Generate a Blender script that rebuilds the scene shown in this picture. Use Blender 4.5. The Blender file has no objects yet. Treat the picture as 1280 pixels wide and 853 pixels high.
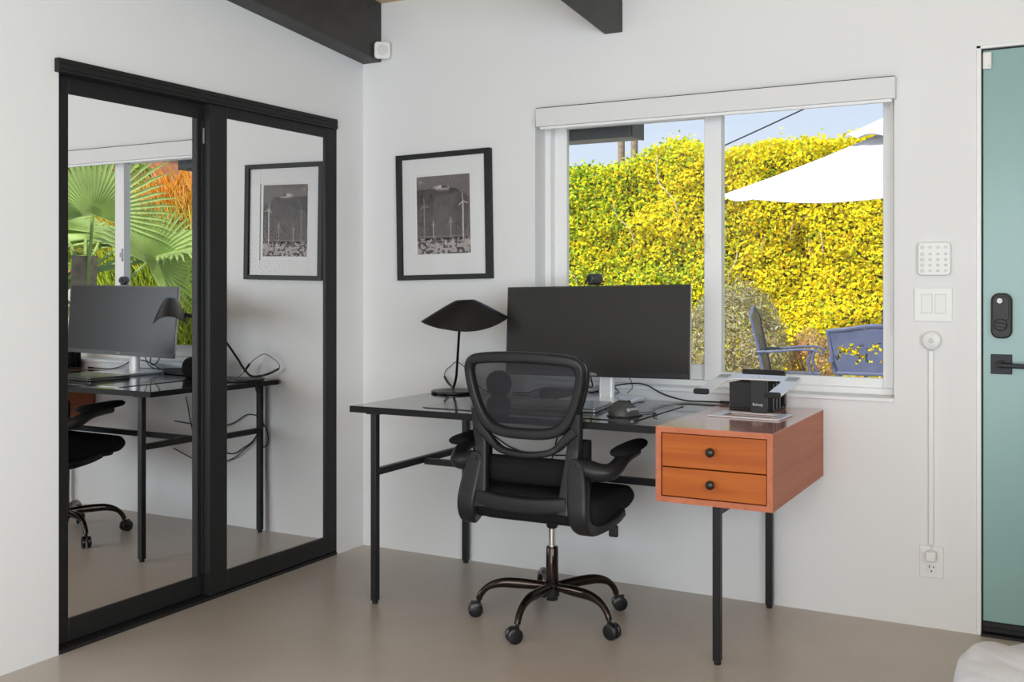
import bpy, bmesh, math, random
import numpy as np
from mathutils import Vector, Matrix, Euler

random.seed(7)
RNG = np.random.default_rng(11)
PI = math.pi
R = math.radians
SC = bpy.context.scene
COL = SC.collection

# ------------------------------------------------------------------ materials
def nodes_of(m):
    m.use_nodes = True
    nt = m.node_tree
    return nt, nt.nodes, nt.links, nt.nodes['Principled BSDF']

def mat(name, col, rough=0.5, metal=0.0, spec=0.5, bump=0.0, bscale=200.0, vary=0.0, vscale=8.0, coat=0.0, sheen=0.0):
    m = bpy.data.materials.new(name)
    nt, N, L, b = nodes_of(m)
    b.inputs['Base Color'].default_value = (*col, 1)
    b.inputs['Roughness'].default_value = rough
    b.inputs['Metallic'].default_value = metal
    b.inputs['Specular IOR Level'].default_value = spec
    if coat: b.inputs['Coat Weight'].default_value = coat
    if sheen: b.inputs['Sheen Weight'].default_value = sheen
    if bump or vary:
        tc = N.new('ShaderNodeTexCoord')
    if bump:
        n = N.new('ShaderNodeTexNoise'); n.inputs['Scale'].default_value = bscale; n.inputs['Detail'].default_value = 4
        bp = N.new('ShaderNodeBump'); bp.inputs['Strength'].default_value = bump; bp.inputs['Distance'].default_value = 0.002
        L.new(tc.outputs['Object'], n.inputs['Vector']); L.new(n.outputs['Fac'], bp.inputs['Height']); L.new(bp.outputs['Normal'], b.inputs['Normal'])
    if vary:
        n2 = N.new('ShaderNodeTexNoise'); n2.inputs['Scale'].default_value = vscale; n2.inputs['Detail'].default_value = 6
        L.new(tc.outputs['Object'], n2.inputs['Vector'])
        r = N.new('ShaderNodeValToRGB')
        r.color_ramp.elements[0].position = .3; r.color_ramp.elements[1].position = .7
        r.color_ramp.elements[0].color = (*[max(0, c * (1 - vary)) for c in col], 1)
        r.color_ramp.elements[1].color = (*[min(1, c * (1 + vary)) for c in col], 1)
        L.new(n2.outputs['Fac'], r.inputs['Fac']); L.new(r.outputs['Color'], b.inputs['Base Color'])
    return m

def wood(name, dark, light, axis='X', rough=.35, scale=1.0, coat=0.0):
    m = bpy.data.materials.new(name)
    nt, N, L, b = nodes_of(m)
    tc = N.new('ShaderNodeTexCoord'); mp = N.new('ShaderNodeMapping')
    s = {'X': (1.2, 22, 22), 'Y': (22, 1.2, 22), 'Z': (22, 22, 1.2)}[axis]
    mp.inputs['Scale'].default_value = tuple(v * scale for v in s)
    n = N.new('ShaderNodeTexNoise'); n.inputs['Scale'].default_value = 1.6; n.inputs['Detail'].default_value = 8; n.inputs['Distortion'].default_value = .6
    r = N.new('ShaderNodeValToRGB'); r.color_ramp.elements[0].position = .25; r.color_ramp.elements[1].position = .75
    r.color_ramp.elements[0].color = (*dark, 1); r.color_ramp.elements[1].color = (*light, 1)
    L.new(tc.outputs['Object'], mp.inputs['Vector']); L.new(mp.outputs['Vector'], n.inputs['Vector'])
    L.new(n.outputs['Fac'], r.inputs['Fac']); L.new(r.outputs['Color'], b.inputs['Base Color'])
    b.inputs['Roughness'].default_value = rough
    if coat: b.inputs['Coat Weight'].default_value = coat; b.inputs['Coat Roughness'].default_value = .12; b.inputs['Coat IOR'].default_value = 2.0
    b.inputs['Specular IOR Level'].default_value = .3
    bp = N.new('ShaderNodeBump'); bp.inputs['Strength'].default_value = .02; bp.inputs['Distance'].default_value = .0003
    L.new(n.outputs['Fac'], bp.inputs['Height']); L.new(bp.outputs['Normal'], b.inputs['Normal'])
    return m

def vcol_mat(name, rough=.6, spec=.3, trans=0.0):
    m = bpy.data.materials.new(name)
    nt, N, L, b = nodes_of(m)
    a = N.new('ShaderNodeAttribute'); a.attribute_name = 'tint'
    L.new(a.outputs['Color'], b.inputs['Base Color'])
    b.inputs['Roughness'].default_value = rough; b.inputs['Specular IOR Level'].default_value = spec
    if trans:
        t = N.new('ShaderNodeBsdfTranslucent'); mx = N.new('ShaderNodeMixShader'); mx.inputs[0].default_value = trans
        out = N['Material Output']
        L.new(a.outputs['Color'], t.inputs['Color'])
        L.new(b.outputs[0], mx.inputs[1]); L.new(t.outputs[0], mx.inputs[2]); L.new(mx.outputs[0], out.inputs['Surface'])
    return m

def glass_mat(name, tint=(1, 1, 1), ior=1.45):
    m = bpy.data.materials.new(name); m.use_nodes = True
    nt = m.node_tree; N, L = nt.nodes, nt.links
    N.remove(N['Principled BSDF'])
    tr = N.new('ShaderNodeBsdfTransparent'); tr.inputs['Color'].default_value = (*tint, 1)
    gl = N.new('ShaderNodeBsdfGlossy'); gl.inputs['Roughness'].default_value = 0.0
    ge = N.new('ShaderNodeNewGeometry'); dt = N.new('ShaderNodeVectorMath'); dt.operation = 'DOT_PRODUCT'
    L.new(ge.outputs['Incoming'], dt.inputs[0]); L.new(ge.outputs['Normal'], dt.inputs[1])
    def mth(op, a, b_=None):
        n_ = N.new('ShaderNodeMath'); n_.operation = op
        if hasattr(a, 'links'): L.new(a, n_.inputs[0])
        else: n_.inputs[0].default_value = a
        if b_ is not None:
            if hasattr(b_, 'links'): L.new(b_, n_.inputs[1])
            else: n_.inputs[1].default_value = b_
        return n_.outputs[0]
    r0 = ((ior - 1) / (ior + 1)) ** 2
    q5 = mth('POWER', mth('SUBTRACT', 1.0, mth('ABSOLUTE', dt.outputs['Value'])), 5.0)
    fac = mth('ADD', mth('MULTIPLY', q5, 1 - r0), r0)
    mx = N.new('ShaderNodeMixShader')
    L.new(fac, mx.inputs[0]); L.new(tr.outputs[0], mx.inputs[1]); L.new(gl.outputs[0], mx.inputs[2])
    L.new(mx.outputs[0], N['Material Output'].inputs['Surface'])
    return m

def mesh_fabric(name, col, see=.3):
    m = bpy.data.materials.new(name)
    nt, N, L, b = nodes_of(m)
    b.inputs['Base Color'].default_value = (*col, 1); b.inputs['Roughness'].default_value = .7
    tr = N.new('ShaderNodeBsdfTransparent'); mx = N.new('ShaderNodeMixShader'); mx.inputs[0].default_value = see
    L.new(b.outputs[0], mx.inputs[1]); L.new(tr.outputs[0], mx.inputs[2]); L.new(mx.outputs[0], N['Material Output'].inputs['Surface'])
    return m

def floor_mat():
    m = bpy.data.materials.new('polished_concrete')
    nt, N, L, b = nodes_of(m)
    tc = N.new('ShaderNodeTexCoord')
    n1 = N.new('ShaderNodeTexNoise'); n1.inputs['Scale'].default_value = 1.3; n1.inputs['Detail'].default_value = 7; n1.inputs['Roughness'].default_value = .6
    n2 = N.new('ShaderNodeTexNoise'); n2.inputs['Scale'].default_value = 130; n2.inputs['Detail'].default_value = 3
    r1 = N.new('ShaderNodeValToRGB'); r1.color_ramp.elements[0].position = .3; r1.color_ramp.elements[1].position = .72
    r1.color_ramp.elements[0].color = (.47, .415, .365, 1); r1.color_ramp.elements[1].color = (.575, .515, .455, 1)
    mx = N.new('ShaderNodeMix'); mx.data_type = 'RGBA'; mx.blend_type = 'MULTIPLY'; mx.inputs[0].default_value = .25
    r2 = N.new('ShaderNodeValToRGB'); r2.color_ramp.elements[0].position = .35; r2.color_ramp.elements[1].position = .6
    r2.color_ramp.elements[0].color = (.72, .70, .68, 1); r2.color_ramp.elements[1].color = (1, 1, 1, 1)
    L.new(tc.outputs['Object'], n1.inputs['Vector']); L.new(tc.outputs['Object'], n2.inputs['Vector'])
    L.new(n1.outputs['Fac'], r1.inputs['Fac']); L.new(n2.outputs['Fac'], r2.inputs['Fac'])
    L.new(r1.outputs['Color'], mx.inputs[6]); L.new(r2.outputs['Color'], mx.inputs[7])
    L.new(mx.outputs[2], b.inputs['Base Color'])
    rr = N.new('ShaderNodeMapRange'); rr.inputs['To Min'].default_value = .26; rr.inputs['To Max'].default_value = .40
    L.new(n1.outputs['Fac'], rr.inputs['Value']); L.new(rr.outputs['Result'], b.inputs['Roughness'])
    b.inputs['Specular IOR Level'].default_value = .45
    return m

M = dict(
    wall=mat('white_wall_paint', (.79, .79, .785), .75, spec=.25, bump=.06, bscale=60),
    ceil=wood('ceiling_pine', (.56, .42, .27), (.70, .55, .36), 'Y', .5),
    beam=mat('black_beam_paint', (.036, .034, .032), .55, bump=.5, bscale=18, vary=.25, vscale=9),
    floor=floor_mat(),
    black_metal=mat('black_powder_coat', (.012, .012, .013), .42, spec=.3),
    brown_metal=mat('gunmetal_lacquer', (.040, .028, .023), .09, metal=.8),
    desk_black=mat('black_laminate', (.022, .022, .022), .09, spec=.6, coat=.4),
    door_black=mat('black_door_frame', (.015, .015, .015), .5, spec=.28),
    mirror=mat('mirror_silver', (.90, .90, .90), .0, metal=1.0),
    edge_black=mat('black_edge_band', (.012, .012, .012), .6, spec=.2),
    cab=wood('cherry_case', (.44, .130, .062), (.58, .190, .095), 'Y', .5),
    cab_top=wood('cherry_top', (.44, .130, .062), (.58, .190, .095), 'Y', .22, coat=1.0),
    drawer=wood('cherry_drawer', (.37, .080, .010), (.53, .138, .020), 'X', .5),
    knob=mat('black_knob', (.012, .012, .012), .3),
    vinyl=mat('white_vinyl', (.84, .84, .83), .35),
    glass=glass_mat('window_glass', (.985, .99, .985), 1.25),
    glass_pic=glass_mat('picture_glass', (.985, .985, .985), 1.1),
    fascia=mat('white_fascia', (.74, .74, .735), .6),
    white_plastic=mat('white_plastic', (.80, .80, .78), .35),
    grey_key=mat('pale_grey_key', (.66, .66, .64), .5),
    slot=mat('dark_slot', (.03, .03, .03), .6),
    plastic=mat('black_plastic', (.015, .015, .016), .40, spec=.32, bump=.05, bscale=700),
    plastic_gloss=mat('black_plastic_smooth', (.012, .012, .013), .28, spec=.4),
    fabric=mat('black_fabric', (.011, .011, .012), .9, spec=.2, bump=.4, bscale=900),
    netting=mesh_fabric('black_netting', (.014, .014, .018), .21),
    chrome=mat('chrome', (.75, .75, .75), .12, metal=1),
    screen=mat('screen', (.026, .025, .024), .26, spec=.26),
    bezel=mat('bezel', (.012, .012, .012), .35),
    silver=mat('brushed_aluminium', (.84, .84, .84), .34, metal=.2),
    silver_base=mat('satin_silver', (.86, .86, .87), .22, metal=.05, coat=.5),
    rubber=mat('black_rubber', (.012, .012, .012), .7),
    grey_pad=mat('grey_rubber_pad', (.42, .42, .42), .7),
    lamp=mat('black_lamp_enamel', (.009, .009, .009), .32, spec=.32),
    deskmat=mat('black_desk_mat', (.020, .020, .021), .16, spec=.7, coat=.3),
    mouse=mat('graphite_mouse', (.05, .05, .05), .45),
    mouse_side=mat('grey_mouse_side', (.35, .35, .35), .4),
    organizer=mat('black_organizer', (.022, .022, .022), .45),
    edge_grey=mat('grey_edge', (.22, .22, .22), .5),
    matboard=mat('mat_board', (.80, .795, .79), .8),
    print=vcol_mat('print', .7, .2),
    teal=mat('sage_teal_door', (.238, .392, .368), .26, spec=.5, bump=.05, bscale=30),
    lock=mat('charcoal_lock', (.030, .029, .028), .45, spec=.3),
    duvet=mat('white_cotton', (.72, .76, .86), .85, bump=.3, bscale=240),
    laptop=mat('space_grey_laptop', (.24, .26, .27), .25, metal=.5),
    leaf=vcol_mat('leaf', .6, .18, .38),
    bark=mat('bark', (.28, .21, .14), .9, bump=.6, bscale=40, vary=.3, vscale=15),
    twig=mat('pale_twig', (.52, .42, .30), .9),
    core_dark=mat('hedge_core', (.11, .12, .02), .95),
    patio=mat('patio_concrete', (.62, .56, .48), .85, vary=.08, vscale=3),
    canvas=mat('white_canvas', (.66, .66, .675), .8),
    garden_metal=mat('blue_grey_aluminium', (.085, .105, .190), .45, vary=.15, vscale=12),  # darkened to stand in for umbrella shade, as the sun reaches these chairs
    pole=mat('grey_pole', (.3, .3, .3), .4, metal=.5),
    terracotta=mat('rust_stucco', (.48, .20, .11), .9, vary=.15),
    cactus=mat('cactus_green', (.42, .45, .30), .8, vary=.2, vscale=20),
    stone=mat('pale_boulder', (.62, .58, .54), .9, bump=.6, bscale=12, vary=.15),
    wirem=mat('black_wire', (.02, .02, .02), .6),
    greybox=mat('dark_grey_box', (.055, .058, .06), .5),
    white_ink=mat('white_ink', (.8, .8, .8), .5),
)

# ------------------------------------------------------------------ mesh builder
class MB:
    def __init__(s): s.v = []; s.f = []
    def add(s, vs, fs):
        b = len(s.v); s.v += [Vector(p) for p in vs]; s.f += [tuple(b + i for i in f) for f in fs]; return s
    def box(s, c, d, rot=None):
        hx, hy, hz = d[0] / 2, d[1] / 2, d[2] / 2
        vs = [Vector((x, y, z)) for x in (-hx, hx) for y in (-hy, hy) for z in (-hz, hz)]
        if rot is not None:
            e = Euler(rot).to_matrix(); vs = [e @ p for p in vs]
        vs = [p + Vector(c) for p in vs]
        return s.add(vs, [(0, 1, 3, 2), (4, 6, 7, 5), (0, 4, 5, 1), (2, 3, 7, 6), (0, 2, 6, 4), (1, 5, 7, 3)])
    def b2(s, a, b):
        return s.box([(a[i] + b[i]) / 2 for i in range(3)], [abs(b[i] - a[i]) for i in range(3)])
    def rings(s, rings, cap=True, closed=False):
        n = len(rings[0]); vs = [p for r in rings for p in r]; fs = []
        m = len(rings)
        for i in range(m if closed else m - 1):
            a = i * n; b = ((i + 1) % m) * n
            for j in range(n): fs.append((a + j, a + (j + 1) % n, b + (j + 1) % n, b + j))
        if cap and not closed:
            fs.append(tuple(range(n - 1, -1, -1))); fs.append(tuple((m - 1) * n + j for j in range(n)))
        return s.add(vs, fs)
    def lathe(s, prof, n=32, c=(0, 0, 0), axis='Z'):
        rg = []
        for r, h in prof:
            ring = []
            for j in range(n):
                a = 2 * PI * j / n; x, y = r * math.cos(a), r * math.sin(a)
                p = {'Z': (x, y, h), 'Y': (x, h, -y), 'X': (h, x, y)}[axis]
                ring.append(Vector(p) + Vector(c))
            rg.append(ring)
        return s.rings(rg)
    def sweep(s, pts, prof, closed=False, up=None, scales=None):
        """prof: list of (u, w); u along side, w along up-ish normal"""
        pts = [Vector(p) for p in pts]; n = len(pts); rg = []
        prev = None
        for i in range(n):
            if closed: t = (pts[(i + 1) % n] - pts[i - 1])
            else: t = pts[min(i + 1, n - 1)] - pts[max(i - 1, 0)]
            if t.length < 1e-9: t = Vector((0, 0, 1))
            t.normalize()
            if up is not None: u = Vector(up)
            elif prev is None: u = Vector((0, 0, 1)) if abs(t.z) < .9 else Vector((0, 1, 0))
            else: u = prev
            w = u - t * u.dot(t)
            if w.length < 1e-6: w = t.orthogonal()
            w.normalize(); side = t.cross(w); prev = w
            k = scales[i] if scales is not None else (1, 1)
            if not isinstance(k, (tuple, list)): k = (k, k)
            rg.append([pts[i] + side * a * k[0] + w * b * k[1] for a, b in prof])
        return s.rings(rg, True, closed)
    def tube(s, pts, r, n=10, closed=False, radii=None):
        prof = [(r * math.cos(2 * PI * j / n), r * math.sin(2 * PI * j / n)) for j in range(n)]
        sc = None if radii is None else [q / r for q in radii]
        return s.sweep(pts, prof, closed, None, sc)
    def prism(s, poly, y0, y1, plane='XZ'):
        def P(a, b, h): return {'XZ': (a, h, b), 'XY': (a, b, h), 'YZ': (h, a, b)}[plane]
        n = len(poly)
        vs = [P(a, b, y0) for a, b in poly] + [P(a, b, y1) for a, b in poly]
        fs = [tuple(range(n - 1, -1, -1)), tuple(range(n, 2 * n))] + [(i, (i + 1) % n, n + (i + 1) % n, n + i) for i in range(n)]
        return s.add(vs, fs)
    def ellipsoid(s, c, r, n=20, m=12, rot=None):
        rg = []
        e = Euler(rot).to_matrix() if rot is not None else Matrix.Identity(3)
        for i in range(m + 1):
            th = max(.02, min(PI - .02, PI * i / m))
            rg.append([e @ Vector((r[0] * math.sin(th) * math.cos(2 * PI * j / n), r[1] * math.sin(th) * math.sin(2 * PI * j / n), r[2] * math.cos(th))) + Vector(c) for j in range(n)])
        return s.rings(rg)
    def build(s, name, m, parent=None, bevel=0, seg=2, smooth=True, world=False, sub=0, angle=35):
        vs = s.v
        if world and parent is not None:
            o = Vector((0, 0, 0)); q = parent
            while q is not None: o = o + q.location; q = q.parent
            vs = [p - o for p in vs]
        me = bpy.data.meshes.new(name)
        me.from_pydata([tuple(p) for p in vs], [], s.f)
        bm = bmesh.new(); bm.from_mesh(me); bmesh.ops.recalc_face_normals(bm, faces=bm.faces); bm.to_mesh(me); bm.free()
        me.materials.append(m)
        ob = bpy.data.objects.new(name, me); COL.objects.link(ob); ob.parent = parent
        if smooth:
            me.polygons.foreach_set('use_smooth', [True] * len(me.polygons))
            if not sub: me.set_sharp_from_angle(angle=R(angle))
        if bevel:
            md = ob.modifiers.new('b', 'BEVEL'); md.width = bevel; md.segments = seg; md.limit_method = 'ANGLE'; md.angle_limit = R(30); md.harden_normals = False
        if sub:
            md = ob.modifiers.new('s', 'SUBSURF'); md.levels = sub; md.render_levels = sub
        return ob

def rrect(w, h, r, n=5):
    out = []
    for cx, cy, a0 in ((w / 2 - r, h / 2 - r, 0), (-w / 2 + r, h / 2 - r, PI / 2), (-w / 2 + r, -h / 2 + r, PI), (w / 2 - r, -h / 2 + r, 1.5 * PI)):
        for k in range(n + 1):
            a = a0 + PI / 2 * k / n; out.append((cx + r * math.cos(a), cy + r * math.sin(a)))
    return out

def spline(pts, k=8, closed=False):
    P = [Vector(p) for p in pts]; n = len(P); out = []
    for i in range(n if closed else n - 1):
        p0 = P[(i - 1) % n] if closed or i > 0 else P[0] * 2 - P[1]
        p1 = P[i]; p2 = P[(i + 1) % n]
        p3 = P[(i + 2) % n] if closed or i + 2 < n else P[-1] * 2 - P[-2]
        for j in range(k):
            t = j / k
            out.append(.5 * ((2 * p1) + (p2 - p0) * t + (2 * p0 - 5 * p1 + 4 * p2 - p3) * t * t + (3 * p1 - p0 - 3 * p2 + p3) * t ** 3))
    if not closed: out.append(P[-1])
    return out

def tag(o, label, cat, group=None, kind=None):
    if label: o['label'] = label
    if cat: o['category'] = cat
    if group: o['group'] = group
    if kind: o['kind'] = kind
    return o

def thing(name, label, cat, loc=(0, 0, 0), rz=0, group=None, kind=None):
    o = bpy.data.objects.new(name, None); COL.objects.link(o)
    o.location = loc; o.rotation_euler = (0, 0, rz); o.empty_display_size = .05
    return tag(o, label, cat, group, kind)

def text(name, body, size, m, parent, loc, rot, ext=.0004, align='LEFT'):
    c = bpy.data.curves.new(name, 'FONT'); c.body = body; c.size = size; c.extrude = ext; c.align_x = align
    c.materials.append(m)
    t_ = bpy.data.objects.new(name, c); COL.objects.link(t_)
    dg = bpy.context.evaluated_depsgraph_get(); me = bpy.data.meshes.new_from_object(t_.evaluated_get(dg))
    bpy.data.objects.remove(t_); bpy.data.curves.remove(c)
    if not me.materials: me.materials.append(m)
    me.name = name; o = bpy.data.objects.new(name, me); COL.objects.link(o); o.parent = parent; o.location = loc; o.rotation_euler = rot
    return o

def raw_mesh(name, V, F4, tint, m, parent=None):
    """V (n,3), F4 (k,4) numpy, tint (n,3)"""
    me = bpy.data.meshes.new(name)
    me.vertices.add(len(V)); me.vertices.foreach_set('co', V.astype(np.float32).ravel())
    me.loops.add(F4.size); me.loops.foreach_set('vertex_index', F4.astype(np.int32).ravel())
    me.polygons.add(len(F4)); me.polygons.foreach_set('loop_start', np.arange(0, F4.size, 4, dtype=np.int32))
    me.update(calc_edges=True)
    if tint is not None:
        a = me.attributes.new('tint', 'FLOAT_COLOR', 'POINT')
        a.data.foreach_set('color', np.concatenate([tint, np.ones((len(tint), 1))], 1).astype(np.float32).ravel())
    me.materials.append(m); me.validate()
    o = bpy.data.objects.new(name, me); COL.objects.link(o); o.parent = parent
    return o

# ------------------------------------------------------------------ the room shell
XR, YB = 4.7, -6.6
def struct(o, label=None, cat=None):
    o['kind'] = 'structure'
    if label: o['label'] = label
    if cat: o['category'] = cat
    return o
WX0, WX1, WZ0, WZ1 = .893, 2.33, .797, 1.90      # window opening
DX0, DX1, DZ1 = 2.597, 3.56, 2.022               # door opening
CY0, CY1, CZ1 = -1.640, -.196, 1.893             # closet opening
HT = 3.6
ceil_z = lambda y: 2.488 - .097 * y

fl = MB().b2((-.9, YB - .15, -.12), (XR + .15, .16, 0)).build('floor', M['floor'], smooth=False); struct(fl)
w = MB()
w.b2((-.15, 0, 0), (WX0, .16, HT)); w.b2((WX0, 0, 0), (WX1, .16, WZ0)); w.b2((WX0, 0, WZ1), (WX1, .16, HT))
w.b2((WX1, 0, 0), (DX0, .16, HT)); w.b2((DX0, 0, DZ1), (DX1, .16, HT)); w.b2((DX1, 0, 0), (XR + .15, .16, HT))
struct(w.build('wall_back', M['wall'], smooth=False))
w = MB()
w.b2((-.15, CY1, 0), (0, 0, HT)); w.b2((-.15, CY0, CZ1), (0, CY1, HT)); w.b2((-.15, YB, 0), (0, CY0, HT))
struct(w.build('wall_left', M['wall'], smooth=False))
w = MB()   # closet niche behind the mirrored doors
w.b2((-.9, CY0 - .05, 0), (-.85, CY1 + .05, 2.3)); w.b2((-.9, CY0 - .05, 0), (-.15, CY0, 2.3)); w.b2((-.9, CY1, 0), (-.15, CY1 + .05, 2.3)); w.b2((-.9, CY0 - .05, 2.25), (-.15, CY1 + .05, 2.3))
struct(w.build('wall_closet', M['wall'], smooth=False))
w = MB()   # right wall with an unseen opening added to light the room
w.b2((XR, YB, 0), (XR + .15, -6.45, HT)); w.b2((XR, -3.45, 0), (XR + .15, 0, HT)); w.b2((XR, -6.45, 2.25), (XR + .15, -3.45, HT)); w.b2((XR, -6.45, 0), (XR + .15, -3.45, .12))
struct(w.build('wall_right', mat('warm_grey_paint', (.40, .39, .38), .8), smooth=False))  # grey chosen to cut the light this unseen wall bounces back
w = MB()   # rear wall with a wide unseen opening, added to light the room
w.b2((-.15, YB - .15, 0), (1.25, YB, HT)); w.b2((3.85, YB - .15, 0), (XR + .15, YB, HT)); w.b2((1.25, YB - .15, 2.3), (3.85, YB, HT))
struct(w.build('wall_rear', M['wall'], smooth=False))
c = MB()
y0, y1 = YB - 2.6, 1.15  # ceiling carried past the rear wall, an added overhang against the sun
c.add([(-1, y0, ceil_z(y0)), (XR + .6, y0, ceil_z(y0)), (XR + .6, .16, ceil_z(.16)), (-1, .16, ceil_z(.16)),
       (-1, y0, ceil_z(y0) + .2), (XR + .6, y0, ceil_z(y0) + .2), (XR + .6, .16, ceil_z(.16) + .2), (-1, .16, ceil_z(.16) + .2)],
      [(0, 1, 2, 3), (7, 6, 5, 4), (0, 4, 5, 1), (1, 5, 6, 2), (2, 6, 7, 3), (3, 7, 4, 0)])
struct(c.build('ceiling', M['ceil'], smooth=False))

def beam(x0, x1, label, zb=2.22, depth=.29):
    root = MB()
    ya, yb = 0, YB
    z0, z1 = zb, zb - .097 * yb
    root.add([(x0, ya, z0), (x1, ya, z0), (x1, ya, z0 + depth), (x0, ya, z0 + depth), (x0, yb, z1), (x1, yb, z1), (x1, yb, z1 + depth), (x0, yb, z1 + depth)],
             [(0, 1, 2, 3), (7, 6, 5, 4), (0, 4, 5, 1), (1, 5, 6, 2), (2, 6, 7, 3), (3, 7, 4, 0)])
    o = root.build('ceiling_beam', M['beam'], bevel=.004)
    struct(o, label, 'beam'); return o
beam(.0, .103, 'black painted ceiling beam running along the top of the closet wall')
beam(1.211, 1.290, 'black painted ceiling beam ending above the window')

# ---- closet sliding doors
def closet_door(name, y0, y1, xf, xm, my0, my1, mz0, mz1, z0, z1, label):
    root = thing(name, label, 'mirrored door', (xf - .02, (y0 + y1) / 2, z0), kind='structure')
    m = MB()
    m.b2((xf - .035, y0, z0), (xf, my0, z1)); m.b2((xf - .035, my1, z0), (xf, y1, z1))
    m.b2((xf - .035, my0, z0), (xf, my1, mz0)); m.b2((xf - .035, my0, mz1), (xf, my1, z1))
    m.build('door_frame', M['door_black'], root, world=True, bevel=.003)
    MB().b2((xm - .004, my0 - .006, mz0 - .006), (xm, my1 + .006, mz1 + .006)).build('mirror', M['mirror'], root, world=True, smooth=False)
    return root
dl = closet_door('door_2', -1.636, -.945, -.038, -.045, -1.572, -.996, .092, 1.836, .016, 1.90, 'left sliding closet door with tall mirror, set behind the other')
MB().b2((-.038, -.980, .10), (-.028, -.966, 1.83)).build('pull_strip', M['door_black'], dl, world=True, bevel=.002)
MB().b2((-.030, -.978, 1.74), (-.025, -.968, 1.80)).build('bumper', M['edge_grey'], dl, world=True, bevel=.002)
closet_door('door_3', -.972, -.200, .002, -.007, -.879, -.276, .092, 1.849, .016, 1.90, 'right sliding closet door with mirror reflecting the framed print')
m = MB(); m.b2((-.09, -1.656, 1.890), (.020, -.214, 1.935))
m.b2((.014, -1.656, 1.899), (.024, -.214, 1.903)); m.b2((.014, -1.656, 1.918), (.024, -.214, 1.922))
struct(m.build('trim_1', M['door_black'], bevel=.002), 'black header track above the mirrored closet doors', 'track')
struct(MB().b2((-.085, CY0 + .002, 0), (.004, CY1 - .002, .012)).build('trim_2', M['door_black'], bevel=.002), 'black floor track under the mirrored closet doors', 'track')
m = MB(); m.b2((-.14, CY0 - .0, 0), (-.002, CY0 + .003, CZ1)); m.b2((-.14, CY1 - .003, 0), (-.002, CY1, CZ1))
struct(m.build('trim_3', M['door_black'], smooth=False), 'dark jamb lining of the closet opening', 'jamb')

# ---- window
wr = thing('window_1', 'white vinyl sliding window above the desk', 'window', ((WX0 + WX1) / 2, .10, WZ0), kind='structure')
m = MB()
m.b2((WX0, .09, WZ0), (.921, .16, WZ1)); m.b2((2.312, .09, WZ0), (WX1, .16, WZ1))
m.b2((.921, .09, WZ0), (2.312, .16, .822)); m.b2((.921, .09, 1.878), (2.312, .16, WZ1))
m.build('window_frame', M['vinyl'], wr, world=True, bevel=.003)
def sash(name, x0, x1, gx0, gx1, gz0, gz1, z0, z1, ya, yb):
    m = MB()
    m.b2((x0, ya, z0), (gx0, yb, z1)); m.b2((gx1, ya, z0), (x1, yb, z1)); m.b2((gx0, ya, z0), (gx1, yb, gz0)); m.b2((gx0, ya, gz1), (gx1, yb, z1))
    # inner glazing bead
    d = .006
    yb2 = (ya + yb) / 2
    s_ = m.build(name, M['vinyl'], wr, world=True, bevel=.0025)
    g = MB().b2((gx0 - .004, yb2 - .002, gz0 - .004), (gx1 + .004, yb2 + .002, gz1 + .004)).build('window_pane', M['glass'], wr, world=True, smooth=False)
    return s_
sash('window_sash', 1.598, 2.312, 1.668, 2.276, .858, 1.873, .822, 1.878, .096, .122)
sash('window_sash', .921, 1.665, .979, 1.612, .880, 1.868, .822, 1.878, .128, .154)
m = MB(); m.b2((1.6055, .085, 1.33), (1.622, .096, 1.40)); m.b2((1.610, .078, 1.352), (1.618, .088, 1.378)); m.build('window_latch', M['vinyl'], wr, world=True, bevel=.002)
# drywall sill strip, slightly proud
MB().b2((WX0 - .0, -.012, .783), (WX1 + .0, .09, .797)).build('window_sill', M['vinyl'], wr, world=True, bevel=.003)

# roller blind fascia
rb = thing('roller_blind', 'white roller blind fascia with bead chain over the top of the window', 'blind', (1.63, -.02, 1.86))
MB().b2((.916, -.042, 1.860), (2.338, -.0015, 1.936)).build('fascia', M['fascia'], rb, world=True, bevel=.002)
m = MB(); m.b2((.93, -.030, 1.849), (2.325, -.018, 1.8605)); m.build('hem_bar', M['vinyl'], rb, world=True, bevel=.002)
m = MB(); m.b2((.918, -.040, 1.9365), (2.336, -.0015, 1.9385)); m.build('shadow_strip', M['slot'], rb, world=True, smooth=False)  # solid dark strip coloured as the shadow line on top of the fascia
m = MB()
for xx in (2.321, 2.325):
    m.tube([(xx, -.020, 1.86), (xx, -.020, 1.03)], .0008, 6)
z = 1.855
while z > 1.03:
    for xx in (2.321,): m.ellipsoid((xx, -.020, z), (.0022, .0022, .0022), 6, 4)
    z -= .0085
m.tube([(2.321, -.02, 1.03), (2.323, -.02, 1.022), (2.325, -.02, 1.03)], .0008, 6)
m.build('bead_chain', M['grey_key'], rb, world=True)

# ---- front door
dr = thing('door_1', 'sage teal front door at the right edge with dark lock and lever', 'door', (3.08, .03, 0), kind='structure')
MB().b2((2.617, .012, .047), (3.535, .056, 2.006)).build('door_slab', M['teal'], dr, world=True, bevel=.002)
m = MB(); m.b2((2.617, .006, .012), (3.535, .056, .046)); m.b2((2.617, .000, .026), (3.535, .008, .031)); m.build('door_sweep', M['rubber'], dr, world=True, bevel=.003)
m = MB(); m.b2((2.6125, .010, .006), (2.6165, .05, 2.01)); m.b2((2.6125, .010, 2.0065), (3.535, .05, 2.010)); m.build('weather_strip', M['rubber'], dr, world=True, smooth=False)
lockp = [(a + 2.676, b + 1.096) for a, b in rrect(.066, .154, .026, 8)]
MB().prism(lockp, -.018, .012).build('deadbolt_body', M['lock'], dr, world=True, bevel=.006, seg=3)
m = MB().prism([(a + 2.674, b + 1.121) for a, b in rrect(.050, .082, .012, 5)], -.0215, -.017); m.build('lock_cover', M['lock'], dr, world=True, bevel=.0015)
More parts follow.
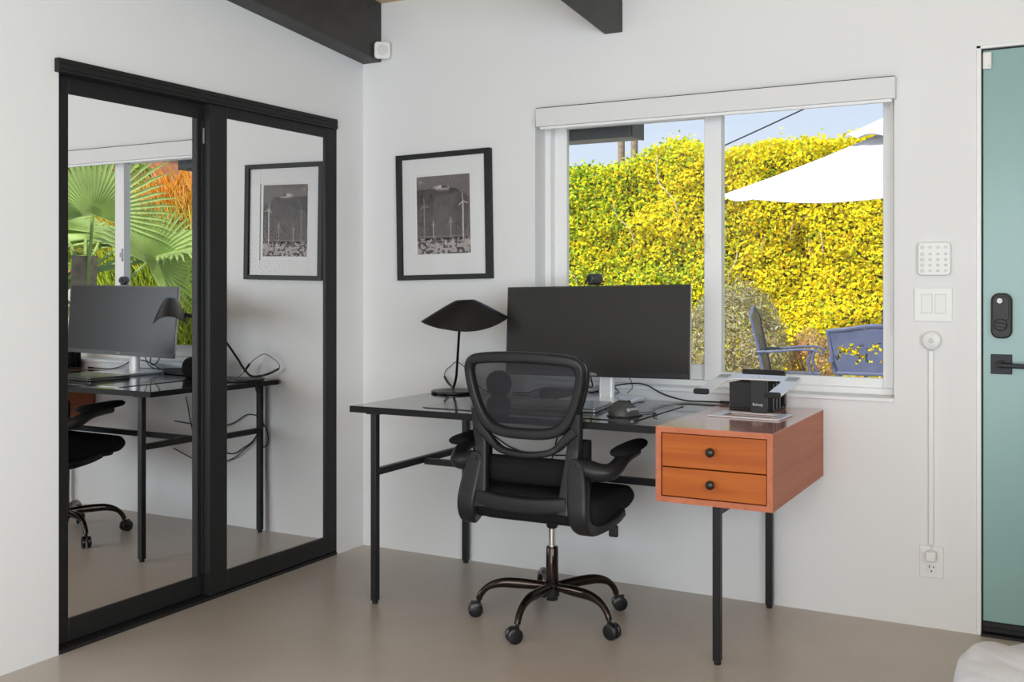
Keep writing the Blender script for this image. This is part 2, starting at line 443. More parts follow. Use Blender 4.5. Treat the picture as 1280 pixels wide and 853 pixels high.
m = MB().lathe([(.021, -.018), (.021, -.026), (.019, -.028)], 28, (2.674, 0, 1.066), 'Y'); m.box((2.674, -.033, 1.066), (.034, .014, .012), (0, R(12), 0)); m.build('thumb_turn', M['lock'], dr, world=True, bevel=.0015)
MB().lathe([(.0085, -.0215), (.0085, -.0225)], 24, (2.671, 0, 1.147), 'Y').build('round_badge', M['white_plastic'], dr, world=True)
badge = text('badge_lettering', 'Yale', .0062, M['lock'], dr, (2.671 - 3.08, -.0227 - .03, 1.1452), (PI / 2, 0, 0), .0002, 'CENTER')
MB().b2((2.642, .002, .897), (2.708, .012, .964)).build('rosette', M['black_metal'], dr, world=True, bevel=.0015)
m = MB().lathe([(.013, .003), (.013, -.03)], 20, (2.673, 0, .930), 'Y'); m.sweep([(2.668, -.036, .930), (2.70, -.037, .929), (2.80, -.037, .927)], rrect(.010, .016, .004, 3)); m.build('lever_handle', M['black_metal'], dr, world=True, bevel=.001)
m = MB(); m.b2((2.597, -.004, 0), (2.6125, .10, 2.022)); m.b2((2.597, -.004, 2.0105), (3.56, .10, 2.022)); m.b2((3.545, -.004, 0), (3.56, .10, 2.022))
struct(m.build('trim_4', M['vinyl'], bevel=.002), 'slim white jamb around the teal door', 'door jamb')
struct(MB().b2((2.6125, -.015, 0), (3.545, .06, .010)).build('trim_5', M['black_metal'], bevel=.002), 'dark threshold under the teal door', 'threshold')
cs = thing('door_sensor', 'small white contact sensor at the top corner of the teal door', 'sensor', (2.631, .004, 1.968))
MB().b2((2.6175, -.006, 1.939), (2.645, .0115, 1.997)).build('sensor_body', M['white_plastic'], cs, world=True, bevel=.004, seg=3)
MB().lathe([(.004, -.006), (.004, -.0072)], 16, (2.637, 0, 1.949), 'Y').build('sensor_button', M['grey_key'], cs, world=True)

# ---- wall devices
def panel(name, label, cat, x0, x1, z0, z1, d, r, m=M['white_plastic'], bev=.002):
    cx, cz = (x0 + x1) / 2, (z0 + z1) / 2
    root = thing(name, label, cat, (cx, -.001, cz))
    MB().prism(rrect(x1 - x0, z1 - z0, r, 6), -d, 0).build('plate' if d < .012 else 'body', m, root, bevel=bev, seg=3)
    return root
kp = panel('alarm_keypad', 'square white alarm keypad with pale grey buttons, above the light switch', 'keypad', 2.41, 2.518, 1.234, 1.35, .022, .014, bev=.004)
for i in range(4):
    for j in range(5):
        MB().prism([(-.0385 + i * .0255 + a, .040 - j * .0195 - (0.004 if j else 0) + b) for a, b in rrect(.013 if i else .015, .0095 if i else .013, .004, 3)], -.0226, -.0218).build('keypad_button', M['grey_key'], kp, smooth=False)
for (i, j), chv in {(1, 1): '1', (2, 1): '2', (3, 1): '3', (1, 2): '4', (2, 2): '5', (3, 2): '6', (1, 3): '7', (2, 3): '8', (3, 3): '9', (2, 4): '0'}.items():
    text('key_numeral', chv, .008, M['edge_grey'], kp, (-.0385 + i * .0255, -.0228, .040 - j * .0195 - .004 - .003), (PI / 2, 0, 0), .0001, 'CENTER')
sw = panel('light_switch', 'white double rocker light switch plate below the keypad', 'light switch', 2.397, 2.521, 1.073, 1.191, .006, .004)
for x in (-.0205, .0245):
    MB().prism([(x + a, b + .003) for a, b in rrect(.037, .070, .001, 2)], -.0065, -.0058).build('rocker_gap', M['grey_key'], sw, smooth=False)
    MB().box((x, -.0078, .003), (.034, .004, .066), (R(3), 0, 0)).build('rocker', M['white_plastic'], sw, bevel=.001)
pk = thing('wall_sensor', 'round white sensor on the wall at the top of the cable cover', 'sensor', (2.455, -.001, 1.007))
MB().lathe([(.031, 0), (.033, -.012), (.032, -.022), (.027, -.026), (.0, -.0265)], 40, (0, 0, 0), 'Y').build('sensor_body', M['white_plastic'], pk, angle=50)
m = MB()
for a in range(-2, 3):
    for b in range(-2, 3):
        if a * a + b * b < 6: m.lathe([(.0012, -.0266), (.0012, -.0271)], 8, (a * .0036, 0, b * .0036), 'Y')
m.build('speaker_holes', M['edge_grey'], pk)
cv = thing('cable_cover', 'white cable cover strip running down the wall to the outlet', 'cable cover', (2.4525, -.001, .292))
MB().b2((2.4435, -.013, .292), (2.4615, -.001, .972)).build('cover_strip', M['white_plastic'], cv, world=True, bevel=.004, seg=3)
ol = panel('wall_outlet', 'white wall outlet plate low beside the teal door', 'outlet', 2.415, 2.493, .177, .287, .006, .004)
for z in (.023, -.023):
    oo = MB().prism([(a, b + z) for a, b in rrect(.034, .032, .012, 5)], -.0085, -.005).build('receptacle', M['white_plastic'], ol, bevel=.001)
    m = MB()
    m.b2((-.0085, -.0088, z + .002), (-.0055, -.0083, z + .011)); m.b2((.0055, -.0088, z + .003), (.0085, -.0083, z + .010)); m.lathe([(.0028, -.0083), (.0028, -.0088)], 12, (0, 0, z - .008), 'Y')
    m.build('socket_slots', M['slot'], oo, smooth=False)
ad = thing('power_adapter', 'small white plug adapter in the upper socket of the outlet', 'adapter', (2.455, -.0098, .257))
MB().b2((2.438, -.046, .240), (2.472, -.0098, .274)).build('adapter_body', M['white_plastic'], ad, world=True, bevel=.005, seg=3)
MB().tube(spline([(2.455, -.030, .275), (2.456, -.028, .283), (2.453, -.018, .2915)], 6), .0018, 8).build('adapter_cord', M['white_plastic'], ad, world=True)
ms = thing('corner_mounted_sensor', 'square white sensor with round grille high in the corner beside the beam', 'sensor', (.138, -.044, 2.262), R(40))
MB().prism(rrect(.072, .076, .016, 6), -.010, .010).build('sensor_body', M['white_plastic'], ms, bevel=.004, seg=3)
MB().b2((-.018, .010, -.020), (.018, .030, .020)).build('corner_bracket', M['white_plastic'], ms, bevel=.002)
MB().lathe([(.025, -.0102), (.025, -.0112), (.022, -.0118)], 32, (0, 0, 0), 'Y').build('round_grille', M['grey_key'], ms)

# ---- framed print
pf = thing('picture_frame', 'black framed mountain photograph with wide white mat on the wall above the lamp', 'picture', (.447, -.002, 1.506))
pf.rotation_euler = (0, R(-1.0), 0)
fw, fh = .487, .562; ow, oh = .431, .518
m = MB()
m.b2((-fw / 2, -.026, -fh / 2), (-ow / 2, 0, fh / 2)); m.b2((ow / 2, -.026, -fh / 2), (fw / 2, 0, fh / 2)); m.b2((-ow / 2, -.026, -fh / 2), (ow / 2, 0, -oh / 2)); m.b2((-ow / 2, -.026, oh / 2), (ow / 2, 0, fh / 2))
m.build('frame', M['door_black'], pf, bevel=.0015)
pw, ph = .276, .346
m = MB(); t = .0125
m.b2((-ow / 2, -.0145, -oh / 2), (-pw / 2 - t, -.010, oh / 2)); m.b2((pw / 2 + t, -.0145, -oh / 2), (ow / 2, -.010, oh / 2)); m.b2((-pw / 2 - t, -.0145, -oh / 2), (pw / 2 + t, -.010, -ph / 2 - t)); m.b2((-pw / 2 - t, -.0145, ph / 2 + t), (pw / 2 + t, -.010, oh / 2))
m.build('mat_board', M['matboard'], pf, bevel=.001)
MB().b2((-pw / 2 - .02, -.0095, -ph / 2 - .02), (pw / 2 + .02, -.006, ph / 2 + .02)).build('print_paper', M['matboard'], pf, smooth=False)
def vnoise(x, y, seed):
    g = np.random.default_rng(seed).random((64, 64))
    xi, yi = np.floor(x).astype(int), np.floor(y).astype(int); fx, fy = x - xi, y - yi
    fx = fx * fx * (3 - 2 * fx); fy = fy * fy * (3 - 2 * fy)
    G = lambda a, b: g[a % 64, b % 64]
    return (G(xi, yi) * (1 - fx) + G(xi + 1, yi) * fx) * (1 - fy) + (G(xi, yi + 1) * (1 - fx) + G(xi + 1, yi + 1) * fx) * fy
def fbm(x, y, seed, o=5):
    s_ = 0; a = .5
    for k in range(o): s_ = s_ + a * vnoise(x * 2 ** k, y * 2 ** k, seed + k); a *= .5
    return s_
nx, ny = 150, 190
U, Vv = np.meshgrid(np.linspace(0, 1, nx), np.linspace(0, 1, ny)); u = U.ravel(); v = Vv.ravel()
sky = .17 + .05 * v
cloud = np.clip((fbm(u * 4 + 3, v * 7, 5) - .40) * 5, 0, 1) * np.clip((.34 - u) * 6, 0, 1) * np.clip((v - .82) * 10, 0, 1)
g_ = sky * (1 - cloud) + .62 * cloud
ridge = .83 + .04 * fbm(u * 9, u * 0, 9) - .55 * np.clip(u - .62, 0, 1) ** 1.5 - .05 * np.clip(.3 - u, 0, 1)
peak = np.exp(-((u - .48) / .22) ** 2)
ridge = ridge + .03 * (peak - .5)
mt = .085 + .10 * (fbm(u * 10 + v * 3, v * 14 - u * 5, 21) - .4) + .04 * (1 - v)
mt = np.clip(mt, .02, 1)
snow = np.clip((v - (ridge - .07 * peak)) * 30, 0, 1) * np.clip((fbm(u * 14, v * 20, 31) - .34) * 6, 0, 1) * np.clip(peak * 2 - .7, 0, 1)
mt = mt * (1 - snow) + .6 * snow
near = v < (.60 + .22 * u + .03 * fbm(u * 12, u * 0, 44)) ; mt = np.where(near, mt * 1.15 + .012, mt)
g_ = np.where(v < ridge, mt, g_)
rock = fbm(u * 22, v * 34, 61)
base = np.where(rock > .47, .50, .12) + .12 * (fbm(u * 40, v * 60, 71) - .4)
g_ = np.where(v < .19 + .02 * fbm(u * 20, u * 0, 81), np.clip(base, .03, .7), g_)
g_ = np.where((v > .175) & (v < .205) & (fbm(u * 30, v * 30, 91) > .42), .035, g_)
g_ = np.where(np.abs(v - .225) < .0035, .30, g_)
for tx, tb, tt, br, hw in ((.14, .21, .63, .30, .011), (.31, .20, .39, .42, .008), (.64, .20, .42, .45, .008), (.87, .20, .66, .62, .013), (.44, .2, .32, .2, .006), (.6, .2, .34, .17, .006), (.77, .2, .33, .2, .006), (.03, .2, .36, .22, .007), (.95, .2, .33, .25, .008)):
    g_ = np.where((np.abs(u - tx) < hw) & (v > tb) & (v < tt), br, g_)
    for ang, ln in ((95, .20 * (tt - .15)), (215, .18 * (tt - .15)), (-20, .18 * (tt - .15))):
        dx, dy = math.cos(R(ang)), math.sin(R(ang)); px, py = (u - tx), (v - tt)
        al = px * dx + py * dy; pe = np.abs(-px * dy + py * dx)
        g_ = np.where((al > 0) & (al < ln) & (pe < .007), br, g_)
g_ = np.clip(g_ * (.80 + .5 * (fbm(u * 60, v * 80, 111, 3) - .42)), .015, .75)
tint = np.stack([g_ * 1.05, g_ * .94, g_ * .90], 1)
Vt = np.stack([(u - .5) * pw, np.full_like(u, -.0098), (v - .5) * ph], 1)
idx = np.arange(nx * ny).reshape(ny, nx)
F4 = np.stack([idx[:-1, :-1].ravel(), idx[:-1, 1:].ravel(), idx[1:, 1:].ravel(), idx[1:, :-1].ravel()], 1)
pr_ = raw_mesh('print', Vt, F4, tint, M['print'], pf); pr_.location = (-.004, 0, .006)
MB().b2((-ow / 2 - .003, -.0185, -oh / 2 - .003), (ow / 2 + .003, -.0165, oh / 2 + .003)).build('glazing', M['glass_pic'], pf, smooth=False)

# ------------------------------------------------------------------ desk
DT = .744
dk = thing('desk', 'black desk with slim metal legs and an orange brown wood drawer unit', 'desk', (1.28, -.37, 0))
MB().b2((.484, -.733, .720), (1.7045, -.012, DT)).build('tabletop', M['desk_black'], dk, world=True, bevel=.0015)
m = MB(); m.b2((.482, -.735, .720), (1.7045, -.733, DT - .0008)); m.b2((.482, -.735, .720), (.484, -.012, DT - .0008)); m.build('edge_band', M['edge_black'], dk, world=True, smooth=False)
m = MB(); T = .018; cx0, cx1, cy0, cy1, cz0, cz1 = 1.7055, 2.085, -.728, -.012, .503, .745
m.b2((cx0, cy0, cz0), (cx0 + T, cy1, cz1 - .0015)); m.b2((cx1 - T, cy0, cz0), (cx1, cy1, cz1 - .0015)); m.b2((cx0 + T, cy0, cz1 - T), (cx1 - T, cy1, cz1 - .0015)); m.b2((cx0 + T, cy0, cz0), (cx1 - T, cy1, cz0 + T)); m.b2((cx0 + T, cy1 - T, cz0 + T), (cx1 - T, cy1, cz1 - T))
m.build('cabinet_case', M['cab'], dk, world=True, smooth=False)
MB().b2((cx0, cy0, cz1 - .0015), (cx1, cy1, cz1)).build('cabinet_top', M['cab_top'], dk, world=True, smooth=False)
zz = [(cz0 + T + .003, .6145), (.6185, cz1 - T - .003)]
for za, zb in zz:
    d_ = MB().b2((cx0 + T + .003, cy0 + .003, za), (cx1 - T - .003, cy0 + .022, zb))
    d_.b2((cx0 + T + .006, cy0 + .022, za + .01), (cx1 - T - .006, cy1 - .1, zb - .02))
    d_ = d_.build('drawer', M['drawer'], dk, world=True, bevel=.0012)
    k = MB().lathe([(.0, .003), (.007, .003), (.006, -.010), (.0125, -.014), (.0145, -.020), (.0125, -.026), (.006, -.0285), (.0, -.029)], 24, (1.893, cy0 - .001, (za + zb) / 2 + .004), 'Y')
    k.build('knob', M['knob'], d_, world=True, angle=60)
S = .025
for lx, ly, top in ((.575, -.700, .720), (.576, -.040, .720), (1.902, -.700, .503), (1.894, -.040, .503)):
    m = MB().b2((lx - S / 2, ly - S / 2, .012), (lx + S / 2, ly + S / 2, top))
    if top > .6: m.b2((lx - .03, ly - .018, top - .006), (lx + .03, ly + .018, top))
    lg = m.build('leg', M['black_metal'], dk, world=True, bevel=.0015)
    MB().lathe([(.011, .0), (.0115, .004), (.0115, .0125)], 18, (lx, ly, 0)).build('foot', M['rubber'], lg, world=True)
for lx, za in ((.575, .496), (1.898, .484)):
    MB().b2((lx - S / 2, -.6875, za - .0125), (lx + S / 2, -.0525, za + .0125)).build('side_rail', M['black_metal'], dk, world=True, bevel=.0015)
MB().b2((.5875, -.385, .478), (1.8855, -.360, .502)).build('crossbar', M['black_metal'], dk, world=True, bevel=.0015)

# desk mat, laid on the desk
mt_ = tag(MB().prism([(a + 1.178, b - .405) for a, b in rrect(.85, .51, .012, 4)], DT + .0004, DT + .0028, 'XY').build('desk_mat', M['deskmat'], smooth=False), 'thin black desk mat covering most of the desk top', 'desk mat')
MT = DT + .0030

# ------------------------------------------------------------------ monitor
mn = thing('monitor', 'wide dark monitor on a silver stand in front of the window', 'monitor', (1.272, -.165, DT + .0002))
pn = Vector((1.262, -.215, 1.022))
tilt = Matrix.Rotation(R(-0.9), 3, 'Y') @ Matrix.Rotation(R(-4.5), 3, 'X')
def tilted(mb):
    mb.v = [tilt @ p + pn for p in mb.v]; return mb
W2, H2 = .386, .176
m = MB()
m.prism(rrect(2 * W2, 2 * H2, .004, 2), .0, .012)
m.prism(rrect(2 * W2 - .10, 2 * H2 - .06, .03, 5), .012, .032)
tilted(m).build('panel_back', M['silver'], mn, world=True, bevel=.002)
m = MB().prism(rrect(2 * W2, 2 * H2, .004, 2), -.0035, .0); tilted(m).build('bezel', M['bezel'], mn, world=True, bevel=.001)
m = MB().b2((-W2 + .006, -.0042, -H2 + .020), (W2 - .006, -.0034, H2 - .006)); tilted(m).build('screen', M['screen'], mn, world=True, smooth=False)
lt = text('maker_lettering', 'DELL', .0125, M['white_ink'], mn, tuple(tilt @ Vector((-.0, -.0044, -H2 + .0065)) + pn - mn.location), (R(90 - 4.5), R(-.9), 0), .0002, 'CENTER')
m = MB().sweep([(1.272, -.120, DT + .014), (1.272, -.118, .90), (1.272, -.130, 1.10)], rrect(.062, .030, .012, 4), up=(0, 1, 0)); m.b2((1.232, -.185, .98), (1.312, -.118, 1.08)); m.build('stand_column', M['silver'], mn, world=True, bevel=.002)
MB().prism([(a + 1.272, b - .165) for a, b in rrect(.272, .232, .010, 4)], DT + .0006, DT + .0145, 'XY').build('stand_base', M['silver_base'], mn, world=True, bevel=.003)
for o in mn.children:
    if o.name.startswith('stand_base'): o.location.z += .0026
# webcam on top of the monitor
wz = (tilt @ Vector((0, 0, H2)) + pn).z
wc = thing('webcam', 'small dark webcam clipped on the top edge of the monitor', 'webcam', (1.256, -.2, wz + .0012))
MB().lathe([(.0, -.028), (.017, -.028), (.0195, -.025), (.0195, .024), (.018, .027), (.0, .027)], 28, (0, .0, .026), 'Y').build('camera_body', M['mouse'], wc, angle=40)
MB().lathe([(.0, -.0295), (.0085, -.0295), (.0105, -.028)], 24, (0, 0, .026), 'Y').build('lens', M['plastic_gloss'], wc)
m = MB(); m.b2((-.013, -.024, .001), (.013, .034, .007)); m.build('clip', M['plastic'], wc, bevel=.002)
wc.rotation_euler = (0, 0, R(-28))

# ------------------------------------------------------------------ desk lamp
lp = thing('desk_lamp', 'black desk lamp with a wide folded shade at the left end of the desk', 'lamp', (.580, -.145, DT + .0004))
MB().lathe([(.0, 0), (.094, 0), (.096, .003), (.096, .008), (.093, .0105), (.0, .011)], 48).build('lamp_base', M['lamp'], lp, angle=30)
st = spline([(.463, -.032, .798), (.500, -.060, .775), (.540, -.092, .763), (.565, -.120, .768), (.590, -.143, .808), (.606, -.162, .850), (.638, -.205, .930), (.672, -.252, 1.005), (.700, -.290, 1.055)], 8)
MB().tube(st, .0055, 12).build('stem', M['lamp'], lp, world=True)
LR, SR = .180, .080
ca, sa = math.cos(R(46)), math.sin(R(46))
def shade_pt(v_, th, off=0):
    # v_: 0 at the crown, 1 at the rim
    a = .036 + (LR - .036) * v_ - off; b = .020 + (SR - .020) * (v_ ** .9) - off
    lx, ly = a * math.cos(th), b * math.sin(th)
    zt = 1.142 - (1.142 - 1.066) * v_ ** 1.10 - (.046 * v_ ** 1.4) * math.sin(th) ** 2 - off * .6 + lx * .045
    return Vector((.764 + lx * ca - ly * sa, -.358 + lx * sa + ly * ca, zt))
rg = [[shade_pt(k / 14, 2 * PI * j / 64) for j in range(64)] for k in range(15)]
inner_ = [[shade_pt(k / 14, 2 * PI * j / 64, .002) for j in range(64)] for k in range(14, -1, -1)]
MB().rings(rg + inner_).build('lamp_shade', M['lamp'], lp, world=True, angle=40)
m = MB().tube([(.692, -.281, 1.053), (.722, -.318, 1.060)], .0095, 14); m.tube([(.715, -.310, 1.060), (.758, -.352, 1.075)], .006, 10); m.ellipsoid((.760, -.355, 1.078), (.022, .022, .020), 16, 10)
m.build('shade_joint', M['lamp'], lp, world=True)
cd = spline([(.463, -.032, .797), (.462, -.030, .812), (.476, -.033, .832), (.497, -.037, .846), (.520, -.044, .862), (.545, -.052, .866), (.585, -.060, .845), (.621, -.066, .815), (.650, -.070, .778), (.690, -.07, .752), (.74, -.06, .748), (.78, -.05, .748)], 8)
lc = MB().tube(cd, .0018, 8).build('lamp_cord', M['rubber'], lp, world=True)
MB().tube([(.619, -.066, .817), (.648, -.070, .781)], .0058, 10).build('cord_switch', M['plastic_gloss'], lc, world=True)

# ------------------------------------------------------------------ mouse
mo = thing('computer_mouse', 'sculpted grey computer mouse on the desk mat beside the chair back', 'mouse', (1.523, -.545, MT + .0004), R(-12))
rg = []
for k in range(13):
    t_ = k / 12; y = -.058 + .116 * t_
    wdt = .041 * (1 - (2 * t_ - 1) ** 4) ** .5 + .004; h = .005 + .045 * math.sin(PI * min(1, t_ * .95 + .06)) ** .8
    ring = []
    for j in range(20):
        a = 2 * PI * j / 20; x = wdt * math.cos(a); z_ = math.sin(a)
        zz_ = h * (z_ if z_ > 0 else 0) ** .75 + .004 if z_ > 0 else .001
        ring.append((x - (.006 if z_ > .3 else 0), y, max(.0005, zz_)))
    rg.append(ring)
MB().rings(rg).build('shell', M['mouse'], mo, angle=60)
m = MB().box((.030, -.004, .020), (.014, .060, .020), (0, R(18), 0)); m.build('side_panel', M['mouse_side'], mo, bevel=.005, seg=3)
MB().lathe([(.0, -.004), (.010, -.004), (.011, 0), (.010, .004), (0, .004)], 20, (-.006, .032, .040), 'X').build('scroll_wheel', M['rubber'], mo)
MB().prism([(a, b) for a, b in rrect(.092, .112, .02, 4)], 0, .0035, 'XY').build('sole', M['rubber'], mo)
MB().tube(spline([(0, .055, .008), (.01, .09, .004), (.05, .12, .002), (.06, .085, .002), (.10, .05, .002)], 8), .0016, 6).build('mouse_cord', M['rubber'], mo)

# ------------------------------------------------------------------ laptop stand on the drawer unit
CT = cz1 + .0006
ls = thing('laptop_stand', 'silver aluminium laptop stand with two forked arms on the drawer unit', 'laptop stand', (1.905, -.33, CT), R(-3))
m = MB()
m.b2((-.125, -.085, 0), (.125, -.062, .005)); m.b2((-.125, -.062, 0), (-.085, .075, .005)); m.b2((.085, -.062, 0), (.125, .075, .005)); m.b2((-.085, .040, 0), (.085, .075, .005))
m.build('base_plate', M['silver'], ls, bevel=.0015)
MB().box((.010, .062, .066), (.060, .014, .122)).build('riser', M['organizer'], ls, bevel=.002)
text('riser_lettering', 'Behsay', .0135, M['white_ink'], ls, (-.012, .0546, .030), (PI / 2, 0, 0), .0002, 'LEFT')
# top bracket: crossbar + two arms, tilted so the back is higher
tb = Matrix.Rotation(R(9.5), 3, 'X'); to = Vector((.012, .045, .128))
def P_(mb): mb.v = [tb @ p + to for p in mb.v]; return mb
out = [(-.152, -.030), (-.128, .030), (.128, .030), (.158, .000), (.150, -.245), (.095, -.245), (.103, -.055), (.075, -.030), (-.075, -.030), (-.098, -.055), (-.092, -.250), (-.147, -.250)]
out = [(-.146, .002), (-.120, .032), (.122, .032), (.150, .004), (.150, -.225), (.098, -.225), (.098, -.052), (.080, -.030), (-.076, -.030), (-.094, -.052), (-.094, -.225), (-.146, -.225)]
P_(MB().prism(out, 0, .005, 'XY')).build('support_arms', M['silver'], ls, bevel=.0012)
for sx in (-1, 1):
    P_(MB().b2((sx * .122 - .020 + .002, -.035, .005), (sx * .122 + .020 + .002, .010, .0068))).build('grip_pad', M['grey_pad'], ls, bevel=.002)
    m = MB(); m.b2((sx * .122 + .002 - .026, -.245, -.002), (sx * .122 + .002 + .026, -.2255, .016)); P_(m).build('front_hook', M['rubber'], ls, bevel=.005, seg=3)
m = MB()
for qx, qy in ((-.02, 0), (.0, .006), (.004, -.010), (.022, 0)): m.lathe([(.0025, .005), (.0025, .0056)], 10, (qx, qy, 0))
P_(m).build('screws', M['grey_pad'], ls)

# file sorter behind the laptop stand
fs = thing('file_sorter', 'black upright file sorter with five thin dividers behind the laptop stand', 'file sorter', (1.868, -.105, CT), R(-4))
m = MB(); m.b2((-.082, -.075, 0), (.082, .072, .008)); m.build('tray', M['organizer'], fs, bevel=.001)
for k in range(5):
    y = -.072 + k * .0355
    dv = MB().b2((-.082, y, .008), (.082, y + .0035, .100)).build('divider', M['organizer'], fs, bevel=.001)
    MB().b2((.0822, y - .0008, .008), (.0845, y + .0043, .100)).build('end_strip', M['edge_grey'], dv, bevel=.0005)
tbk = tag(MB().prism(rrect(.162, .128, .008, 4), -.006, .006).build('tablet_case', M['plastic_gloss'], bevel=.002), 'dark flat case standing upright in the file sorter, poking above the stand', 'tablet case')
tbk.location = (1.884, -.080, CT + .0082 + .064 + .006); tbk.rotation_euler = (0, 0, R(-4))

# laptop closed on the mat, seen in the mirror
lpz = MT + .0004
lap = thing('laptop', 'closed grey laptop lying flat on the desk mat behind the chair', 'laptop', (1.225, -.430, lpz), R(8))
MB().prism(rrect(.330, .225, .014, 4), 0, .010, 'XY').build('lower_case', M['laptop'], lap, bevel=.003)
MB().prism(rrect(.330, .225, .014, 4), .0108, .017, 'XY').build('lid', M['laptop'], lap, bevel=.002)

# round speaker
sp = thing('round_speaker', 'ball shaped black speaker on the desk between the lamp and the monitor', 'speaker', (.812, -.170, MT + .0004))
rg = [(.0, 0), (.030, 0), (.046, .016), (.053, .045), (.050, .070), (.038, .090), (.020, .099), (.0, .101)]
MB().lathe(rg, 36).build('speaker_body', M['fabric'], sp, angle=80)
MB().lathe([(.0, .1005), (.018, .1005), (.019, .102), (.0, .1025)], 24).build('top_button', M['plastic_gloss'], sp)

# power strip
ps = thing('power_strip', 'black power strip on the desk between the speaker and the monitor base', 'power strip', (1.035, -.050, DT + .0004), R(4))
MB().b2((-.085, -.024, 0), (.085, .024, .032)).build('strip_body', M['plastic'], ps, bevel=.004, seg=3)
for k in range(3):
    MB().b2((-.066 + k * .045, -.017, .032), (-.032 + k * .045, .017, .034)).build('strip_socket', M['slot'], ps, bevel=.001)
MB().tube(spline([(-.085, 0, .016), (-.11, .005, .02), (-.15, .015, .006), (-.22, .01, .005)], 8), .003, 8).build('strip_cord', M['rubber'], ps)

# cables
def cable(name, pts, r, label, m=M['rubber'], k=10):
    c_ = MB().tube(spline(pts, k), r, 8).build(name, m); return tag(c_, label, 'cable')
z0 = DT + .004
cable('usb_cable', [(1.12, -.022, z0), (1.19, -.03, .768), (1.25, -.028, .792), (1.34, -.024, .808), (1.40, -.022, .804), (1.47, -.022, .772), (1.56, -.024, .752), (1.64, -.024, .7515), (1.70, -.024, .7520)], .0028, 'black cable arching from the monitor base across to the drawer unit')
pl = tag(MB().b2((1.7005, -.030, .7475), (1.735, -.018, .7575)).build('cable_plug', M['rubber'], bevel=.002), 'small black plug at the end of the cable on the drawer unit', 'plug')
mc = thing('monitor_cables', 'tangle of thin dark cables hanging behind the monitor stand', 'cable', (1.27, -.08, DT))
for pts, r in (([(1.25, -.088, .96), (1.245, -.085, .86), (1.225, -.070, .79), (1.19, -.06, .770), (1.15, -.06, .768)], .0026),
               ([(1.285, -.088, .96), (1.290, -.085, .86), (1.288, -.080, .80), (1.30, -.065, .772), (1.24, -.055, .768), (1.15, -.036, .766), (1.10, -.028, .752)], .0022),
               ([(1.20, -.10, .95), (1.19, -.09, .84), (1.195, -.085, .80), (1.18, -.075, .79), (1.15, -.07, .82), (1.155, -.06, .85)], .0032),
               ([(1.34, -.06, .835), (1.350, -.058, .820), (1.352, -.052, .795), (1.345, -.05, .785), (1.33, -.05, .770)], .0016)):
    MB().tube(spline(pts, 10), r, 7).build('cable_run', M['rubber'], mc, world=True)
cable('black_wire', [(.64, -.008, .735), (.632, -.007, .69), (.602, -.006, .60), (.595, -.0055, .565)], .0028, 'black cord dropping behind the desk to its left back leg')
bc = thing('bundled_cord', 'bundled black cords tied to the left back desk leg at the rail', 'cable', (.576, -.016, .50))
for pts in ([(1.10, -.014, .50), (.90, -.014, .49), (.78, -.014, .512), (.68, -.014, .562), (.60, -.012, .552), (.576, -.012, .52), (.553, -.012, .48), (.552, -.012, .43), (.575, -.012, .41), (.60, -.012, .44), (.598, -.012, .50)],
            [(.598, -.018, .52), (.62, -.02, .455), (.68, -.02, .40), (.78, -.02, .335), (.92, -.02, .31), (1.1, -.02, .36)],
            [(.60, -.014, .50), (.64, -.014, .44), (.70, -.014, .40), (.80, -.014, .36), (.95, -.014, .42), (1.02, -.014, .63)]):
    MB().tube(spline(pts, 10), .0028, 7).build('cord_run', M['rubber'], bc, world=True)
MB().b2((.560, -.0265, .508), (.592, -.008, .516)).build('cable_tie', M['edge_grey'], bc, world=True, bevel=.002)

# ------------------------------------------------------------------ office chair
ch = thing('office_chair', 'black office chair with mesh back and flip arms at the desk', 'office chair', (1.250, -.56, 0), R(1.5))
# star base
MB().lathe([(.0, .074), (.020, .074), (.021, .085), (.026, .090), (.027, .122), (.031, .126), (.031, .134), (.0, .136)], 28).build('base_hub', M['plastic'], ch, angle=40)
for a in (53, 125, 197, 269, 341):
    ca_, sa_ = math.cos(R(a)), math.sin(R(a))
    pr2 = [(.018, .124), (.07, .125), (.13, .127), (.18, .126), (.22, .116), (.245, .100), (.262, .078), (.268, .062)]
    pts = spline([(r_ * ca_, r_ * sa_, z_) for r_, z_ in pr2], 5)
    n_ = len(pts)
    scl = [(1.15 - .35 * i / n_, (1.0 + .9 * math.sin(PI * min(1, i / n_ * 1.5)) * (1 - i / n_))) for i in range(n_)]
    prof = [(.0135 * math.cos(2 * PI * j / 14), .0115 * math.sin(2 * PI * j / 14)) for j in range(14)]
    lg = MB().sweep(pts, prof, scales=scl).build('base_leg', M['brown_metal'], ch, angle=60)
    # caster: twin wheels trailing from the stem
    sw_ = random.uniform(-50, 50); ta = R(a + sw_); cxx, cyy = .268 * ca_ + .012 * math.cos(ta), .268 * sa_ + .012 * math.sin(ta)
    m = MB()
    e = Matrix.Rotation(ta, 3, 'Z')
    for s_ in (-1, 1):
        q = MB().lathe([(.0, -.009), (.020, -.009), (.0265, -.005), (.0265, .005), (.020, .009), (.0, .009)], 24, (0, 0, 0), 'Y')
        q.v = [e @ (p + Vector((0, s_ * .0125, 0))) + Vector((cxx, cyy, .027)) for p in q.v]; m.add(q.v, q.f)
    m.build('caster', M['plastic_gloss'], lg)
    q = MB().lathe([(.007, .045), (.007, .075)], 12, (.268 * ca_, .268 * sa_, 0)); q2 = MB().box((0, 0, 0), (.034, .010, .022)); q2.v = [e @ p + Vector((cxx, cyy, .045)) for p in q2.v]; q.add(q2.v, q2.f)
    q.build('caster_stem', M['plastic_gloss'], lg)
MB().lathe([(.0215, .132), (.0225, .136), (.0215, .262), (.019, .266), (.0, .267)], 28).build('column_sleeve', M['brown_metal'], ch, angle=40)
